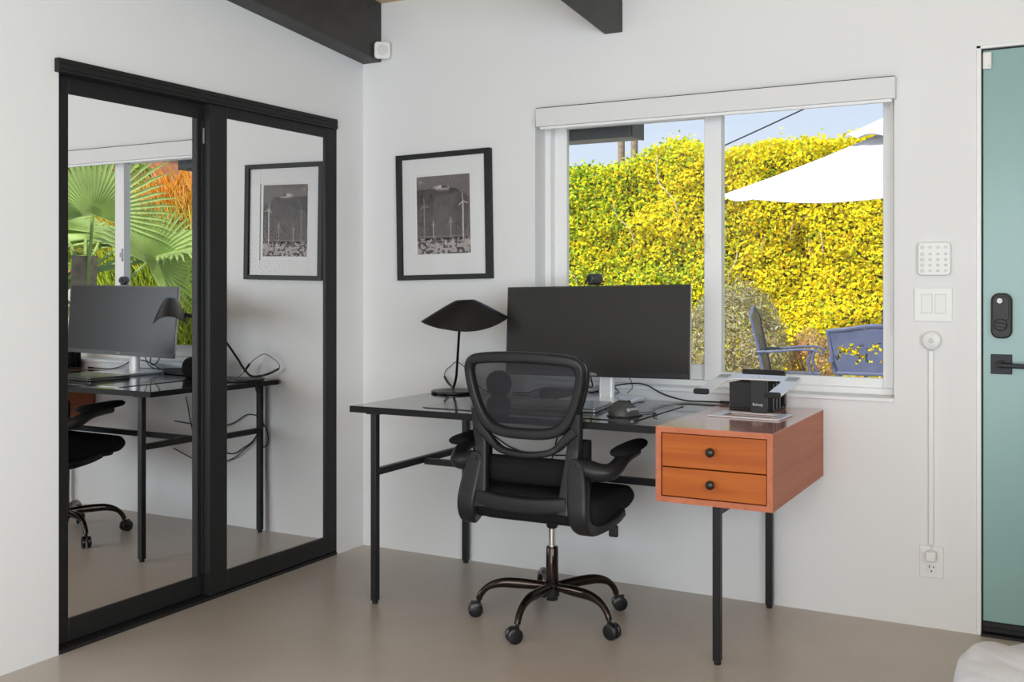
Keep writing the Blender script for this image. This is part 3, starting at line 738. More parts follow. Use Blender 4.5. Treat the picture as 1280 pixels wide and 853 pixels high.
MB().lathe([(.0125, .262), (.0125, .375)], 24).build('gas_lift', M['chrome'], ch)
m = MB(); m.box((0, .02, .383), (.16, .22, .030)); m.lathe([(.018, .330), (.022, .345), (.024, .37)], 20); m.build('tilt_mechanism', M['black_metal'], ch, bevel=.006)
m = MB().tube(spline([(.08, .03, .375), (.14, .045, .372), (.19, .055, .360), (.205, .058, .352)], 6), .004, 8); m.build('tilt_lever', M['black_metal'], ch)
m = MB().box((.212, .058, .330), (.034, .016, .042)); m.build('lever_knob', M['plastic'], ch, bevel=.006, seg=3)
# seat: soft block
rg = []
SW = .268
for k in range(9):
    t_ = k / 8; z_ = .398 + .088 * t_
    inset = .030 * (1 - math.sin(PI * (.12 + .76 * t_)) ** .6)
    ring = []
    for (a, b) in rrect(2 * SW - 2 * inset, .380 - 2 * inset, .050, 7):
        yy = b - .031
        crown = .012 * (1 - (a / SW) ** 2) * t_
        front = -.016 * max(0, (yy - .04) / .13) ** 2 * t_
        rear = .006 * t_
        drop = .026 * max(0, (yy + .05) / .22)
        ring.append((a, yy, z_ + crown + front + drop * (1 - t_)))
    rg.append(ring)
seat = MB().rings(rg).build('seat', M['fabric'], ch, angle=70, bevel=0)
m = MB().prism([(a, b - .02) for a, b in rrect(.40, .34, .06, 6)], .390, .402, 'XY'); m.build('seat_pan', M['plastic'], ch, bevel=.004)
# backrest: curved surface helper; outline in (x, z), y from curvature
def by(x, z):
    lean = -.219 - .030 * max(0, z - .65) / .3 - .040 * max(0, .65 - z) / .2
    return lean + .38 * x * x
ring_half = [(0, .6965), (.070, .6985), (.120, .711), (.157, .742), (.182, .789), (.200, .845), (.209, .893), (.207, .923), (.190, .942), (.150, .9505), (.075, .9555), (0, .957)]
def mirror_loop(h): return h + [(-x, z) for x, z in reversed(h[1:-1])]
loop = spline([(x, 0, z) for x, z in mirror_loop(ring_half)], 6, True)
loop = [Vector((p.x, by(p.x, p.z), p.z)) for p in loop]
# per-point frame width: wide at bottom, narrower at top
bf = MB()
n_ = len(loop); rgs = []
cz_ = .82
for i, p in enumerate(loop):
    t_ = (loop[(i + 1) % n_] - loop[i - 1]).normalized()
    nrm = Vector((0, 1, 0)); side = t_.cross(nrm).normalized()
    wdt = .0155 + .0030 * max(0, min(1, (.80 - p.z) / .12)) + .004 * max(0, (p.z - .9) / .06)
    nn = side.cross(t_).normalized()
    rgs.append([p + side * a * wdt / .5 + nn * b * .036 for a, b in rrect(1, 1, .30, 4)])
bf.rings(rgs, True, True)
# arch under the cut-out
arch = spline([(-.185, 0, .715), (-.150, 0, .684), (-.122, 0, .656), (-.090, 0, .637), (-.045, 0, .628), (0, 0, .6255), (.045, 0, .628), (.090, 0, .637), (.122, 0, .656), (.150, 0, .684), (.185, 0, .715)], 6)
arch = [Vector((p.x, by(p.x, p.z), p.z)) for p in arch]
bf.sweep(arch, [(a, b) for a, b in rrect(.021, .030, .007, 3)], up=(0, 1, 0), scales=[(1 + .9 * abs(2 * i / (len(arch) - 1) - 1) ** 3, 1) for i in range(len(arch))])
# legs of the back
for s_ in (-1, 1):
    pts = spline([(s_ * .192, 0, .775), (s_ * .184, 0, .72), (s_ * .176, 0, .66), (s_ * .168, 0, .58), (s_ * .160, 0, .50), (s_ * .155, 0, .44)], 6)
    pts = [Vector((p.x, by(p.x, p.z) + .004, p.z)) for p in pts]
    bf.sweep(pts, rrect(.044, .030, .010, 3), up=(0, 1, 0), scales=[(.75 + .35 * min(1, i / 8), 1) for i in range(len(pts))])
cb = spline([(-.165, 0, .472), (-.08, 0, .463), (0, 0, .460), (.08, 0, .463), (.165, 0, .472)], 6)
cb = [Vector((p.x, by(p.x, p.z) - .002, p.z)) for p in cb]
bf.sweep(cb, rrect(.052, .026, .009, 3), up=(0, 1, 0))
bf.build('back_frame', M['plastic'], ch, angle=50)
# outer rim of the back: a second lip in front, giving the frame its depth
lip = [Vector((p.x * 1.045, by(p.x * 1.045, p.z) + .018, cz_ + (p.z - cz_) * 1.035)) for p in loop]
rgs = []
for i, p in enumerate(lip):
    t_ = (lip[(i + 1) % n_] - lip[i - 1]).normalized(); side = t_.cross(Vector((0, 1, 0))).normalized(); nn = side.cross(t_).normalized()
    rgs.append([p + side * a * .026 + nn * b * .022 for a, b in rrect(1, 1, .4, 4)])
MB().rings(rgs, True, True).build('back_rim', M['plastic_gloss'], ch, angle=60)
# netting
nt_ = MB(); NX, NZ = 22, 16
lp2 = [(p.x, p.z) for p in loop]
cxn, czn = 0, .82
gr = []
for k in range(9):
    f_ = k / 8
    gr.append([Vector((x * f_, by(x * f_, czn + (z_ - czn) * f_) + .010, czn + (z_ - czn) * f_)) for x, z_ in lp2])
vs = [gr[0][0]] + [p for r_ in gr[1:] for p in r_]; fs_ = []
for j in range(n_): fs_.append((0, 1 + j, 1 + (j + 1) % n_))
for k in range(7):
    for j in range(n_):
        a = 1 + k * n_; b = a + n_; fs_.append((a + j, b + j, b + (j + 1) % n_, a + (j + 1) % n_))
nt_.add(vs, fs_).build('back_netting', M['netting'], ch, angle=80)
# lumbar cushion in front of the lower back
def dense_loop(pts, step=.012):
    o_ = []
    for i in range(len(pts)):
        (x0, y0_), (x1, y1_) = pts[i], pts[(i + 1) % len(pts)]; c_ = 4 if math.hypot(x1 - x0, y1_ - y0_) < .03 else 12
        for j in range(c_): o_.append((x0 + (x1 - x0) * j / c_, y0_ + (y1_ - y0_) * j / c_))
    return o_
rg = []
for k in range(9):
    t_ = k / 8; th = PI * t_
    ins = .030 * (1 - math.sin(th) ** .6)
    rg.append([(a, by(a, .60) + .030 + .066 * t_, .560 + b) for a, b in rrect(.400 - 2 * ins, .095 - 2 * ins, .04, 7)])
MB().rings(rg).build('lumbar_cushion', M['fabric'], ch, angle=80)
for s_ in (-1, 1):
    rg = []
    for k in range(9):
        t_ = k / 8; ins = .012 * (1 - math.sin(PI * t_) ** .6)
        rg.append([(s_ * .190 + a, by(.19, .60) + .038 + .060 * t_, .592 + b) for a, b in rrect(.040 - 2 * ins, .175 - 2 * ins, .006, 5)])
    MB().rings(rg).build('side_bolster', M['fabric'], ch, angle=60)
# brackets and arms
for s_ in (-1, 1):
    pth = spline([(s_ * .187, -.205, .622), (s_ * .192, -.215, .585), (s_ * .200, -.226, .53), (s_ * .208, -.240, .46), (s_ * .212, -.232, .412), (s_ * .222, -.195, .388), (s_ * .240, -.13, .386), (s_ * .256, -.06, .400), (s_ * .260, -.01, .415)], 6)
    nn_ = len(pth)
    b_ = MB(); rgs = []
    for i, p in enumerate(pth):
        t_ = (pth[min(i + 1, nn_ - 1)] - pth[max(i - 1, 0)]).normalized(); sd = Vector((1, 0, 0)); up_ = t_.cross(sd).normalized()
        f_ = i / (nn_ - 1); wd = .046 + .024 * math.sin(PI * min(1, f_ * 1.5)); thk = .030 + .020 * math.sin(PI * min(1, max(0, f_ * 1.3)))
        if i == 0: wd *= .6; thk *= .7
        rgs.append([p + sd * a * wd + up_ * b * thk for a, b in rrect(1, 1, .20, 4)])
    b_.rings(rgs); b_.lathe([(.0, -.024), (.024, -.022), (.027, -.012), (.027, .02), (.0, .02)], 24, (s_ * .187, -.208, .600), 'Y')
    bo = b_.build('arm_bracket', M['plastic'], ch, angle=50)
    for zz_ in (.600, .485): MB().lathe([(.0, -.0295), (.006, -.0295), (.007, -.027), (.007, -.01)], 14, (s_ * (.187 if zz_ > .55 else .206), -.205 if zz_ > .55 else -.232, zz_), 'Y').build('bolt', M['plastic_gloss'], bo)
    arm = spline([(s_ * .190, -.196, .590), (s_ * .225, -.195, .586), (s_ * .258, -.190, .580), (s_ * .285, -.175, .580), (s_ * .300, -.145, .592), (s_ * .306, -.105, .612), (s_ * .308, -.06, .622), (s_ * .309, .02, .628)], 6)
    na = len(arm); sc_ = [1.0 - .42 * (i / (na - 1)) for i in range(na)]
    ao = MB().sweep(arm, [(.035 * math.cos(2 * PI * j / 18), .035 * math.sin(2 * PI * j / 18)) for j in range(18)], scales=sc_).build('armrest', M['plastic'], ch, angle=60)
    rg = []
    for k in range(15):
        t_ = k / 14; yy = -.175 + .270 * t_; hw = (.040 - .008 * t_) * (1 - abs(2 * t_ - 1) ** 3.2) ** .5 + .003; hz = .0155 * (1 - abs(2 * t_ - 1) ** 4) ** .5 + .002
        rg.append([(s_ * .310 + hw * math.cos(2 * PI * j / 18), yy, .641 + .010 * t_ + hz * math.sin(2 * PI * j / 18)) for j in range(18)])
    MB().rings(rg).build('arm_pad', M['fabric'], ao, angle=80)

# ------------------------------------------------------------------ bed corner
bd = thing('bed', 'corner of a bed with rumpled white bedding at the lower right', 'bed', (3.55, -2.9, 0))
MB().b2((2.80, -3.95, .08), (4.30, -1.95, .30)).build('bed_base', M['fabric'], bd, world=True, bevel=.02)
for x, y in ((2.9, -3.85), (4.2, -3.85), (2.9, -2.05), (4.2, -2.05)): MB().lathe([(.025, 0), (.03, .09)], 14, (x, y, 0)).build('bed_foot', M['black_metal'], bd, world=True)
rg = []
import itertools
def duv(a, b, z_, o):
    return (a + 3.545, b - 2.905, z_)
nring = 13
for k in range(nring):
    t_ = k / (nring - 1)
    if t_ < .7:
        q = t_ / .7; ins = .055 * (1 - min(1, q * 1.6)) ** 2 * 0; z_ = .27 + .25 * q; ins = .05 * max(0, q - .55) ** 1.6
    else:
        q = (t_ - .7) / .3; z_ = .52 + .050 * math.sin(q * PI / 2); ins = .014 + .42 * q ** 1.7
    ring = []
    pts = rrect(1.60 - 2 * ins, 2.10 - 2 * ins, max(.02, .13 - ins * .2), 14)
    # denser edges
    dense = []
    for i in range(len(pts)):
        p0, p1 = Vector((*pts[i], 0)), Vector((*pts[(i + 1) % len(pts)], 0)); d = (p1 - p0).length; c_ = max(1, int(d / .03))
        for j in range(c_): dense.append(p0.lerp(p1, j / c_))
    rg.append((dense, z_))
nmin = 240
def resamp(dense, n):
    L_ = [0]
    for i in range(len(dense)): L_.append(L_[-1] + (dense[(i + 1) % len(dense)] - dense[i]).length)
    out_ = []
    for k in range(n):
        s_ = L_[-1] * k / n; i = max(j for j in range(len(dense)) if L_[j] <= s_ + 1e-9); f_ = (s_ - L_[i]) / max(1e-9, L_[i + 1] - L_[i]); out_.append(dense[i].lerp(dense[(i + 1) % len(dense)], f_))
    return out_
rings_ = []
for dense, z_ in rg:
    rr_ = resamp(dense, nmin); o_ = []
    for i, p in enumerate(rr_):
        wob = .010 * math.sin(p.x * 21 + p.y * 13) + .006 * math.sin(p.x * 47 - p.y * 38 + z_ * 30) + .004 * math.sin(p.y * 90 + p.x * 30)
        hang = max(0, (.50 - z_)) * .10 * math.sin(i * .42)
        o_.append((p.x * (1 + hang * .08) + 3.515, p.y - 2.865, z_ + .035 + wob * (1 if z_ > .48 else .3)))
    rings_.append(o_)
MB().rings(rings_).build('duvet', M['duvet'], bd, world=True, angle=80)

# ------------------------------------------------------------------ outdoors
GZ = -.06
gd = MB().b2((-16, .16, GZ - .2), (18, 24, GZ)).build('patio_ground', M['patio'], smooth=False); struct(gd)

def leaves(name, P, N, size, cols, m, parent, aspect=.5, jitter=.9):
    """P (n,3) centres, N (n,3) preferred normals; kite-shaped leaves"""
    n = len(P)
    d = N + RNG.normal(0, jitter, (n, 3)); d /= np.linalg.norm(d, axis=1, keepdims=True)
    a = RNG.normal(0, 1, (n, 3)); a -= (a * d).sum(1, keepdims=True) * d; a /= np.linalg.norm(a, axis=1, keepdims=True)
    b = np.cross(d, a); s = size * RNG.uniform(.65, 1.25, (n, 1))
    V = np.stack([P - a * s * .5, P + b * s * aspect * .5 + d * s * .08, P + a * s * .5, P - b * s * aspect * .5 + d * s * .08], 1).reshape(-1, 3)
    F = np.arange(4 * n).reshape(n, 4)
    T = np.repeat(cols, 4, 0)
    return raw_mesh(name, V, F, T, m, parent)
def palette(n, cols, wts, var=.18):
    c_ = np.array(cols)[RNG.choice(len(cols), n, p=np.array(wts) / sum(wts))]
    return np.clip(c_ * RNG.uniform(1 - var, 1 + var, (n, 1)) * RNG.uniform(.93, 1.07, (n, 3)), 0, 1)

# the hedge
hg = thing('hedge', 'tall yellow and green clipped hedge along the back of the patio', 'hedge', (-1, 10.9, GZ))
def hedge_surface(x, z):
    return 10.95 - .75 * fbm(x * 1.15 + 30, z * 1.2 + 3, 201, 4) - .35 * (fbm(x * .35 + 50, z * .4, 301, 2))
def hedge_top(x): return 3.06 + .55 * (fbm(x * 1.3 + 20, x * 0, 401, 4) - .48) + .018 * (x + 5) - .16 * np.exp(-((x + 4.6) / .5) ** 2)
nL = 165000
x = RNG.uniform(-10.5, 8.5, nL); top = hedge_top(x); z = GZ + .02 + (top - GZ) * RNG.random(nL) ** .95
dep = RNG.exponential(.07, nL)
y = hedge_surface(x, z) + dep
sel = RNG.random(nL) < .10
z = np.where(sel, top + RNG.normal(-.02, .055, nL), z); y = np.where(sel, y + RNG.uniform(0, .7, nL), y)
P = np.stack([x - -1, y - 10.9, z - GZ], 1)
green = np.clip(.5 + (-x - 3.0) * .22 + 1.1 * (fbm(x * 1.3 + 9, z * 1.5 + 5, 501, 3) - .45), .04, .85)
isg = RNG.random(nL) < green
cy_ = palette(nL, [(.93, .76, .014), (.88, .78, .02), (.76, .76, .03), (.92, .56, .01)], [5, 4, 3, .5])
cg_ = palette(nL, [(.46, .62, .03), (.27, .46, .02), (.68, .76, .04), (.12, .24, .02)], [4, 3, 3, 1.2])
cols = np.where(isg[:, None], cg_, cy_)
leaves('foliage', P, np.tile([0, -.8, .55], (nL, 1)), .070, cols, M['leaf'], hg, .55, .85)
# lumpy dark slab inside the leaves, added to block the sky
nxh, nzh = 120, 24
XX, ZZ = np.meshgrid(np.linspace(-10.5, 8.5, nxh), np.linspace(0, 1, nzh)); xx_ = XX.ravel(); zz_ = GZ + (hedge_top(xx_) - .10 - GZ) * ZZ.ravel()
yy_ = hedge_surface(xx_, zz_) + .26
front = np.stack([xx_ + 1, yy_ - 10.9, zz_ - GZ], 1); back = front.copy(); back[:, 1] = .75
idx = np.arange(nxh * nzh).reshape(nzh, nxh); f1 = np.stack([idx[:-1, :-1].ravel(), idx[:-1, 1:].ravel(), idx[1:, 1:].ravel(), idx[1:, :-1].ravel()], 1); k_ = nxh * nzh
tp = np.stack([idx[-1, :-1], idx[-1, 1:], idx[-1, 1:] + k_, idx[-1, :-1] + k_], 1)
raw_mesh('core_slab', np.concatenate([front, back]), np.concatenate([f1, f1[:, ::-1] + k_, tp]), None, M['core_dark'], hg)
br_ = MB()
for q in range(20):
    bx = RNG.uniform(-7.5, 1.2); bz = RNG.uniform(.4, 2.9); ln = RNG.uniform(.3, .8)
    by_ = float(hedge_surface(np.array([bx]), np.array([bz]))[0]) - .02
    p0 = Vector((bx + 1, by_ - 10.9 + .05, bz)); dx = RNG.uniform(-.5, .5)
    br_.tube(spline([p0, p0 + Vector((dx * ln * .2, -.06, ln * .4)), p0 + Vector((dx * ln * 1.3, -.02, ln * .8)), p0 + Vector((dx * ln * 1.5, .06, ln * 1.3))], 4), .007, 5, radii=None)
br_.build('branches', M['twig'], hg)['kind'] = 'stuff'

def bush(name, label, c, r, n, size, cols, wts, aspect=.35, stems=8, up=.4, cat='bush', group=None):
    root = thing(name, label, cat, (c[0], c[1], GZ), group=group)
    ph = RNG.uniform(0, 2 * PI, n); ct = RNG.uniform(-.55, 1, n); rr = RNG.uniform(.55, 1.0, n) ** .5; st_ = np.sqrt(1 - ct * ct)
    lump = .82 + .36 * fbm(ph * 2 + 7, ct * 3 + 9, int(c[0] * 97) % 500 + 3, 3)
    dirs = np.stack([st_ * np.cos(ph), st_ * np.sin(ph), ct], 1)
    P = dirs * np.array(r) * (rr * lump)[:, None] + np.array([0, 0, r[2] * .62])
    P[:, 2] = np.maximum(P[:, 2], .03)
    leaves('foliage', P, dirs + np.array([0, 0, up]), size, palette(n, cols, wts), M['leaf'], root, aspect, .8)
    m = MB()
    for k in range(stems):
        a = 2 * PI * k / stems + .3
        m.tube(spline([(.05 * math.cos(a), .05 * math.sin(a), 0), (r[0] * .35 * math.cos(a), r[1] * .35 * math.sin(a), r[2] * .5), (r[0] * .7 * math.cos(a), r[1] * .7 * math.sin(a), r[2] * 1.1)], 5), .012, 5)
    m.build('stems', M['bark'], root)
    return root
bush('sage_bush', 'grey green sage bush in front of the hedge, left of the garden chairs', (-.70, 8.2), (.66, .55, .80), 9000, .075, [(.42, .40, .22), (.55, .50, .30), (.34, .33, .14), (.62, .55, .38), (.40, .24, .18)], [4, 3, 3, 2, .6], .22)
bush('rust_bush', 'rust orange shrub behind the side facing garden chair', (.08, 8.75), (.30, .28, .46), 2400, .06, [(.62, .30, .14), (.55, .40, .20), (.66, .48, .26), (.50, .42, .20)], [3, 3, 2, 2], .25)
bush('olive_bush', 'olive green low bush under the left half of the hedge', (-4.3, 9.0), (1.1, .8, .75), 7000, .08, [(.36, .37, .14), (.46, .46, .18), (.28, .30, .10)], [3, 2, 2], .3)

# umbrella
um = thing('patio_umbrella', 'large white patio umbrella over the garden chairs', 'umbrella', (1.37, 6.05, GZ))
rz_, ap = 1.50, 2.60 - GZ; ez = 2.06 - GZ; nr = 8; m = MB(); vs = []; fs_ = []
rows = 7
for k in range(rows):
    f_ = .06 + .94 * k / (rows - 1)
    for j in range(nr * 6):
        a = 2 * PI * j / (nr * 6) + R(8); seg = (j % 6) / 6; flat = math.cos(PI / nr) / math.cos((seg - .5) * 2 * PI / nr)
        sag = -.035 * math.sin(PI * seg) * f_ - .05 * math.sin(PI * f_) * .4
        vs.append((rz_ * f_ * flat * math.cos(a), rz_ * f_ * flat * math.sin(a), ap - (ap - ez) * f_ + sag))
nj = nr * 6
for k in range(rows - 1):
    for j in range(nj): fs_.append((k * nj + j, k * nj + (j + 1) % nj, (k + 1) * nj + (j + 1) % nj, (k + 1) * nj + j))
m.add(vs, fs_); cn = m.build('canopy', M['canvas'], um, angle=20); md = cn.modifiers.new('t', 'SOLIDIFY'); md.thickness = .006
m = MB(); vs = [(0, 0, ap + .13)]; fs_ = []
for j in range(nj):
    a = 2 * PI * j / nj + R(8); seg = (j % 6) / 6; vs.append((.36 * math.cos(a), .36 * math.sin(a), ap - .055 + .035 * math.sin(PI * seg)))
for j in range(nj): fs_.append((0, 1 + j, 1 + (j + 1) % nj))
vt = m.add(vs, fs_).build('vent_cap', M['canvas'], um, angle=20); md = vt.modifiers.new('t', 'SOLIDIFY'); md.thickness = .006
MB().lathe([(.022, .05), (.022, ap - .02)], 18).build('umbrella_pole', M['pole'], um)
MB().lathe([(.0, 0), (.26, 0), (.26, .05), (.05, .09), (.04, .30), (.0, .30)], 28).build('umbrella_base', M['black_metal'], um)
for j in range(nr):
    a = 2 * PI * j / nr + R(8)
    MB().tube([(.03 * math.cos(a), .03 * math.sin(a), ap - .06), (rz_ * .97 * math.cos(a), rz_ * .97 * math.sin(a), ez - .012)], .008, 6).build('umbrella_rib', M['pole'], um)

tiltm = Matrix.Translation((0, 0, 2.10)) @ Matrix.Rotation(R(7), 4, Vector((.97, .155, 0))) @ Matrix.Translation((0, 0, -2.10))
for o in list(um.children):
    if o.name.split('.')[0] in ('canopy', 'vent_cap', 'umbrella_rib'): o.matrix_local = tiltm
# cast metal garden chairs
def lattice_back(w_, h_, arch_):
    """flat bars: frame with arched top and scrolls, local x across, z up, y depth"""
    m = MB()
    fr = [(-w_ / 2 * .86, 0, 0), (-w_ / 2 * .93, 0, h_ * .5), (-w_ / 2, 0, h_ * .94)]
    topc = spline([(-w_ / 2, 0, h_ * .94), (-w_ * .3, 0, h_ * .985), (0, 0, h_ * (1 + arch_)), (w_ * .3, 0, h_ * .985), (w_ / 2, 0, h_ * .94)], 6)
    path = spline(fr, 4) + topc[1:] + [Vector((-p.x, p.y, p.z)) for p in reversed(spline(fr, 4))][1:]
    m.sweep(path, rrect(.030, .030, .008, 2), up=(0, 1, 0))
    m.sweep([(-w_ * .43, 0, 0), (w_ * .43, 0, 0)], rrect(.03, .03, .008, 2), up=(0, 1, 0))
    return m, path
def back_panel(w_, h_, path):
    """cast panel with scroll shaped openings: built as a grid with cells removed"""
    nx_, nz_ = 56, 44; m = MB(); keep = {}
    def inside(x_, z_):
        t_ = z_ / h_; hw = w_ / 2 * (.86 + .14 * min(1, t_ / .94)) - .005
        return abs(x_) < hw and z_ < h_ * (.95 + .06 * (1 - (2 * x_ / w_) ** 2))
    def hole(x_, z_):
        ax = abs(x_) / w_; t_ = z_ / h_
        for cx_, cz2, r0, tw in ((.14, .50, .060, 1), (.30, .62, .05, 2), (.22, .34, .05, 3), (.34, .42, .04, 4), (.07, .34, .035, 5), (.06, .62, .04, 6)):
            dx, dz = ax - cx_, (t_ - cz2) * h_ / w_; d_ = math.hypot(dx, dz); an = math.atan2(dz, dx)
            if abs(d_ - r0) < .0135 and math.sin(an * 1 + tw * 1.7) > -.35: return True
        for cx_, cz2, an, ln in ((.24, .50, .5, .10), (.38, .56, -.6, .08), (.12, .40, -.5, .08), (.40, .34, .8, .07), (.0, .47, 0, .05)):
            dx, dz = ax - cx_, (t_ - cz2) * h_ / w_; al = dx * math.cos(an) + dz * math.sin(an); pe = abs(-dx * math.sin(an) + dz * math.cos(an))
            if abs(al) < ln / 2 and pe < .013: return True
        return False
    dx_, dz_ = w_ / nx_, h_ * 1.02 / nz_
    vid = {}
    vs = []; fs2 = []
    def vtx(i, j):
        if (i, j) not in vid: vid[(i, j)] = len(vs); vs.append((-w_ / 2 + i * dx_, 0, j * dz_))
        return vid[(i, j)]
    for i in range(nx_):
        for j in range(nz_):
            x_, z_ = -w_ / 2 + (i + .5) * dx_, (j + .5) * dz_
            if inside(x_, z_) and not hole(x_, z_): fs2.append((vtx(i, j), vtx(i + 1, j), vtx(i + 1, j + 1), vtx(i, j + 1)))
    m.add(vs, fs2); return m
def garden_chair(loc, rz, label, back_h=.56, w_=.56, recl=14, zb=.42):
    root = thing('garden_chair', label, 'garden chair', (*loc, GZ), rz, 'blue grey cast metal garden chairs')
    e = Matrix.Rotation(R(recl), 3, 'X')   # facing -y local: back leans towards +y
    off = Vector((0, .23, zb))
    m, path = lattice_back(w_, back_h, .07); m.v = [e.inverted() @ p + off for p in m.v]
    m.build('back_frame', M['garden_metal'], root, angle=50)
    p = back_panel(w_, back_h, path); p.v = [e.inverted() @ q + off for q in p.v]
    po = p.build('back_panel', M['garden_metal'], root, smooth=False); md = po.modifiers.new('t', 'SOLIDIFY'); md.thickness = .010; md.offset = 0
    MB().prism([(a, b - .02) for a, b in rrect(w_ * .92, .50, .05, 4)], .40, .425, 'XY').build('seat', M['garden_metal'], root, bevel=.006)
    for s_ in (-1, 1):
        x_ = s_ * w_ * .47
        MB().sweep(spline([(x_, .300, .635), (x_ * 1.04, .10, .645), (x_ * 1.06, -.10, .665), (x_ * 1.06, -.24, .655), (x_ * 1.05, -.29, .625)], 6), rrect(.045, .022, .008, 3), up=(0, 0, 1)).build('arm', M['garden_metal'], root, angle=50)
        MB().sweep(spline([(x_ * 1.04, -.20, .65), (x_ * .99, -.17, .54), (x_ * .94, -.21, .42), (x_ * .96, -.25, .22), (x_, -.29, 0)], 6), rrect(.032, .026, .008, 3)).build('leg', M['garden_metal'], root, angle=50)
        MB().sweep(spline([(x_ * .92, .25, .44), (x_ * .92, .26, .30), (x_ * .95, .30, .12), (x_ * .98, .34, 0)], 6), rrect(.032, .026, .008, 3)).build('leg', M['garden_metal'], root, angle=50)
    return root
garden_chair((.50, 6.10), R(90 + 8), 'blue grey metal garden chair seen side on, facing right', .60, .56, 12)
garden_chair((1.43, 5.25), R(180 + 4), 'blue grey metal garden chair with its scrolled back to the window', .38, .76, 10, .53)
garden_chair((1.27, 7.55), R(-12), 'blue grey metal garden chair behind the one with its back turned', .62, .62, 12)
# seat of the side-on chair sits lower in the photograph than the table would hide

# pale boulders and low wall on the ground near the hedge
# palm trunks beyond the hedge
for (px_, py_, h_, lab) in ((-5.62, 16.5, 7.2, 'slim palm trunk rising beyond the hedge, the left one of two'), (-5.36, 16.6, 10.8, 'slim palm trunk rising beyond the hedge, the right one of two')):
    pt = thing('palm_tree', lab, 'palm tree', (px_, py_, GZ), group='palm trunks beyond the hedge')
    MB().tube(spline([(0, 0, 0), (.05, 0, h_ * .5), (0.02, 0, h_)], 8), .075, 12).build('trunk', M['bark'], pt)
    m = MB()
    for k in range(22):
        a = 2 * PI * k / 22 + random.random() * .3
        if h_ < 8 and math.cos(a) > -.25: continue
        el = random.uniform(-.5, 1.1)
        p0 = Vector((.02, 0, h_)); d_ = Vector((math.cos(a) * math.cos(el), math.sin(a) * math.cos(el), math.sin(el)))
        pts = [p0 + d_ * .9 * f_ + Vector((0, 0, -.35 * f_ * f_)) for f_ in (0, .35, .7, 1, 1.3)]
        m.sweep(pts, [(-.16, 0), (0, .03), (.16, 0), (0, -.02)], scales=[.3, 1, 1.1, .8, .1])
    m.build('fronds', mat('palm_green', (.25, .33, .10), .6) if 'palm_green' not in bpy.data.materials else bpy.data.materials['palm_green'], pt)
wl = MB().tube([(-2.33 + .67 * k, 16.0 + .37 * k, 4.257 + .353 * k + .004 * k * k) for k in range(-3, 13)], .016, 6).build('street_wire', M['wirem'])
tag(wl, 'thin dark overhead wire crossing the sky above the hedge', 'wire')
# dark box of unknown use under the eave outside
ev = thing('outer_box', 'dark grey box of unknown use outside above the left half of the window', 'box', (.7, .26, 1.82))
MB().b2((.10, .165, 1.823), (1.260, .30, 1.905)).build('housing', M['greybox'], ev, world=True, bevel=.006)
MB().b2((1.2605, .168, 1.821), (1.266, .298, 1.907)).build('end_cap', M['greybox'], ev, world=True, bevel=.002)

# fan palm close to the window, to the right (seen in the left mirror)
fp = thing('fan_palm', 'large fan palm with pale green fronds, reflected in the left mirror', 'palm', (4.12, 1.90, GZ))
MB().tube(spline([(0, 0, 0), (.03, 0, .75), (0, 0, 1.5)], 6), .10, 12).build('trunk', M['bark'], fp)
def fan(root, base, dirv, length, spread, nseg, droop, side=None):
    """one fan leaf: petiole + pleated blades radiating from a hub"""
    d = Vector(dirv).normalized(); hub = Vector(base) + d * length
    side = d.cross(Vector((0, 0, 1))).normalized() if side is None else (Vector(side) - d * d.dot(Vector(side))).normalized(); nrm = side.cross(d).normalized()
    m = MB(); m.tube([base, hub], .013, 6)
    fv = []; ff = []
    for k in range(nseg):
        a = R(-spread / 2 + spread * k / (nseg - 1)); bd_ = d * math.cos(a) + side * math.sin(a)
        L_ = length * random.uniform(.82, .98) * (1 - .18 * abs(a) / R(spread / 2)); wv = bd_.cross(nrm).normalized() * (.017)
        p = [hub, hub + bd_ * L_ * .45, hub + bd_ * L_ * .8 + Vector((0, 0, -droop * .35)), hub + bd_ * L_ + Vector((0, 0, -droop))]
        for i, ww in enumerate((.25, 1, .7, .05)):
            fv += [p[i] - wv * ww, p[i] + nrm * .012 * (1 - i / 3), p[i] + wv * ww]
        b_ = len(fv) - 12
        for i in range(3):
            for j in range(2): ff.append((b_ + i * 3 + j, b_ + i * 3 + j + 1, b_ + (i + 1) * 3 + j + 1, b_ + (i + 1) * 3 + j))
    m.add(fv, ff); return m.build('frond', M['palm'], root, smooth=False)
M['palm'] = mat('fan_palm_green', (.40, .52, .17), .5, vary=.3, vscale=5)
nt, N, L, b_ = nodes_of(M['palm']); tl = N.new('ShaderNodeBsdfTranslucent'); mx = N.new('ShaderNodeMixShader'); mx.inputs[0].default_value = .4
tl.inputs['Color'].default_value = (.50, .66, .16, 1); L.new(b_.outputs[0], mx.inputs[1]); L.new(tl.outputs[0], mx.inputs[2]); L.new(mx.outputs[0], N['Material Output'].inputs['Surface'])
for k in range(20):
    a = 2 * PI * k * .381966; el = R(-30 + 70 * ((k * .618) % 1))
    if math.cos(a - R(220)) > .25: continue
    fan(fp, (0, 0, 1.35), (math.cos(a) * math.cos(el), math.sin(a) * math.cos(el), math.sin(el)), random.uniform(.55, .72), 200, 34, random.uniform(.03, .12))
for dv, sd_v, ln_ in (((-.22, -.10, .85), (-.64, .77, 0), .86), ((.42, -.62, .75), (-.64, .77, .1), .80), ((-.55, .40, .62), (-.55, .77, -.3), .66)):
    fan(fp, (0, 0, 1.0), dv, ln_, 210, 36, .05, sd_v)
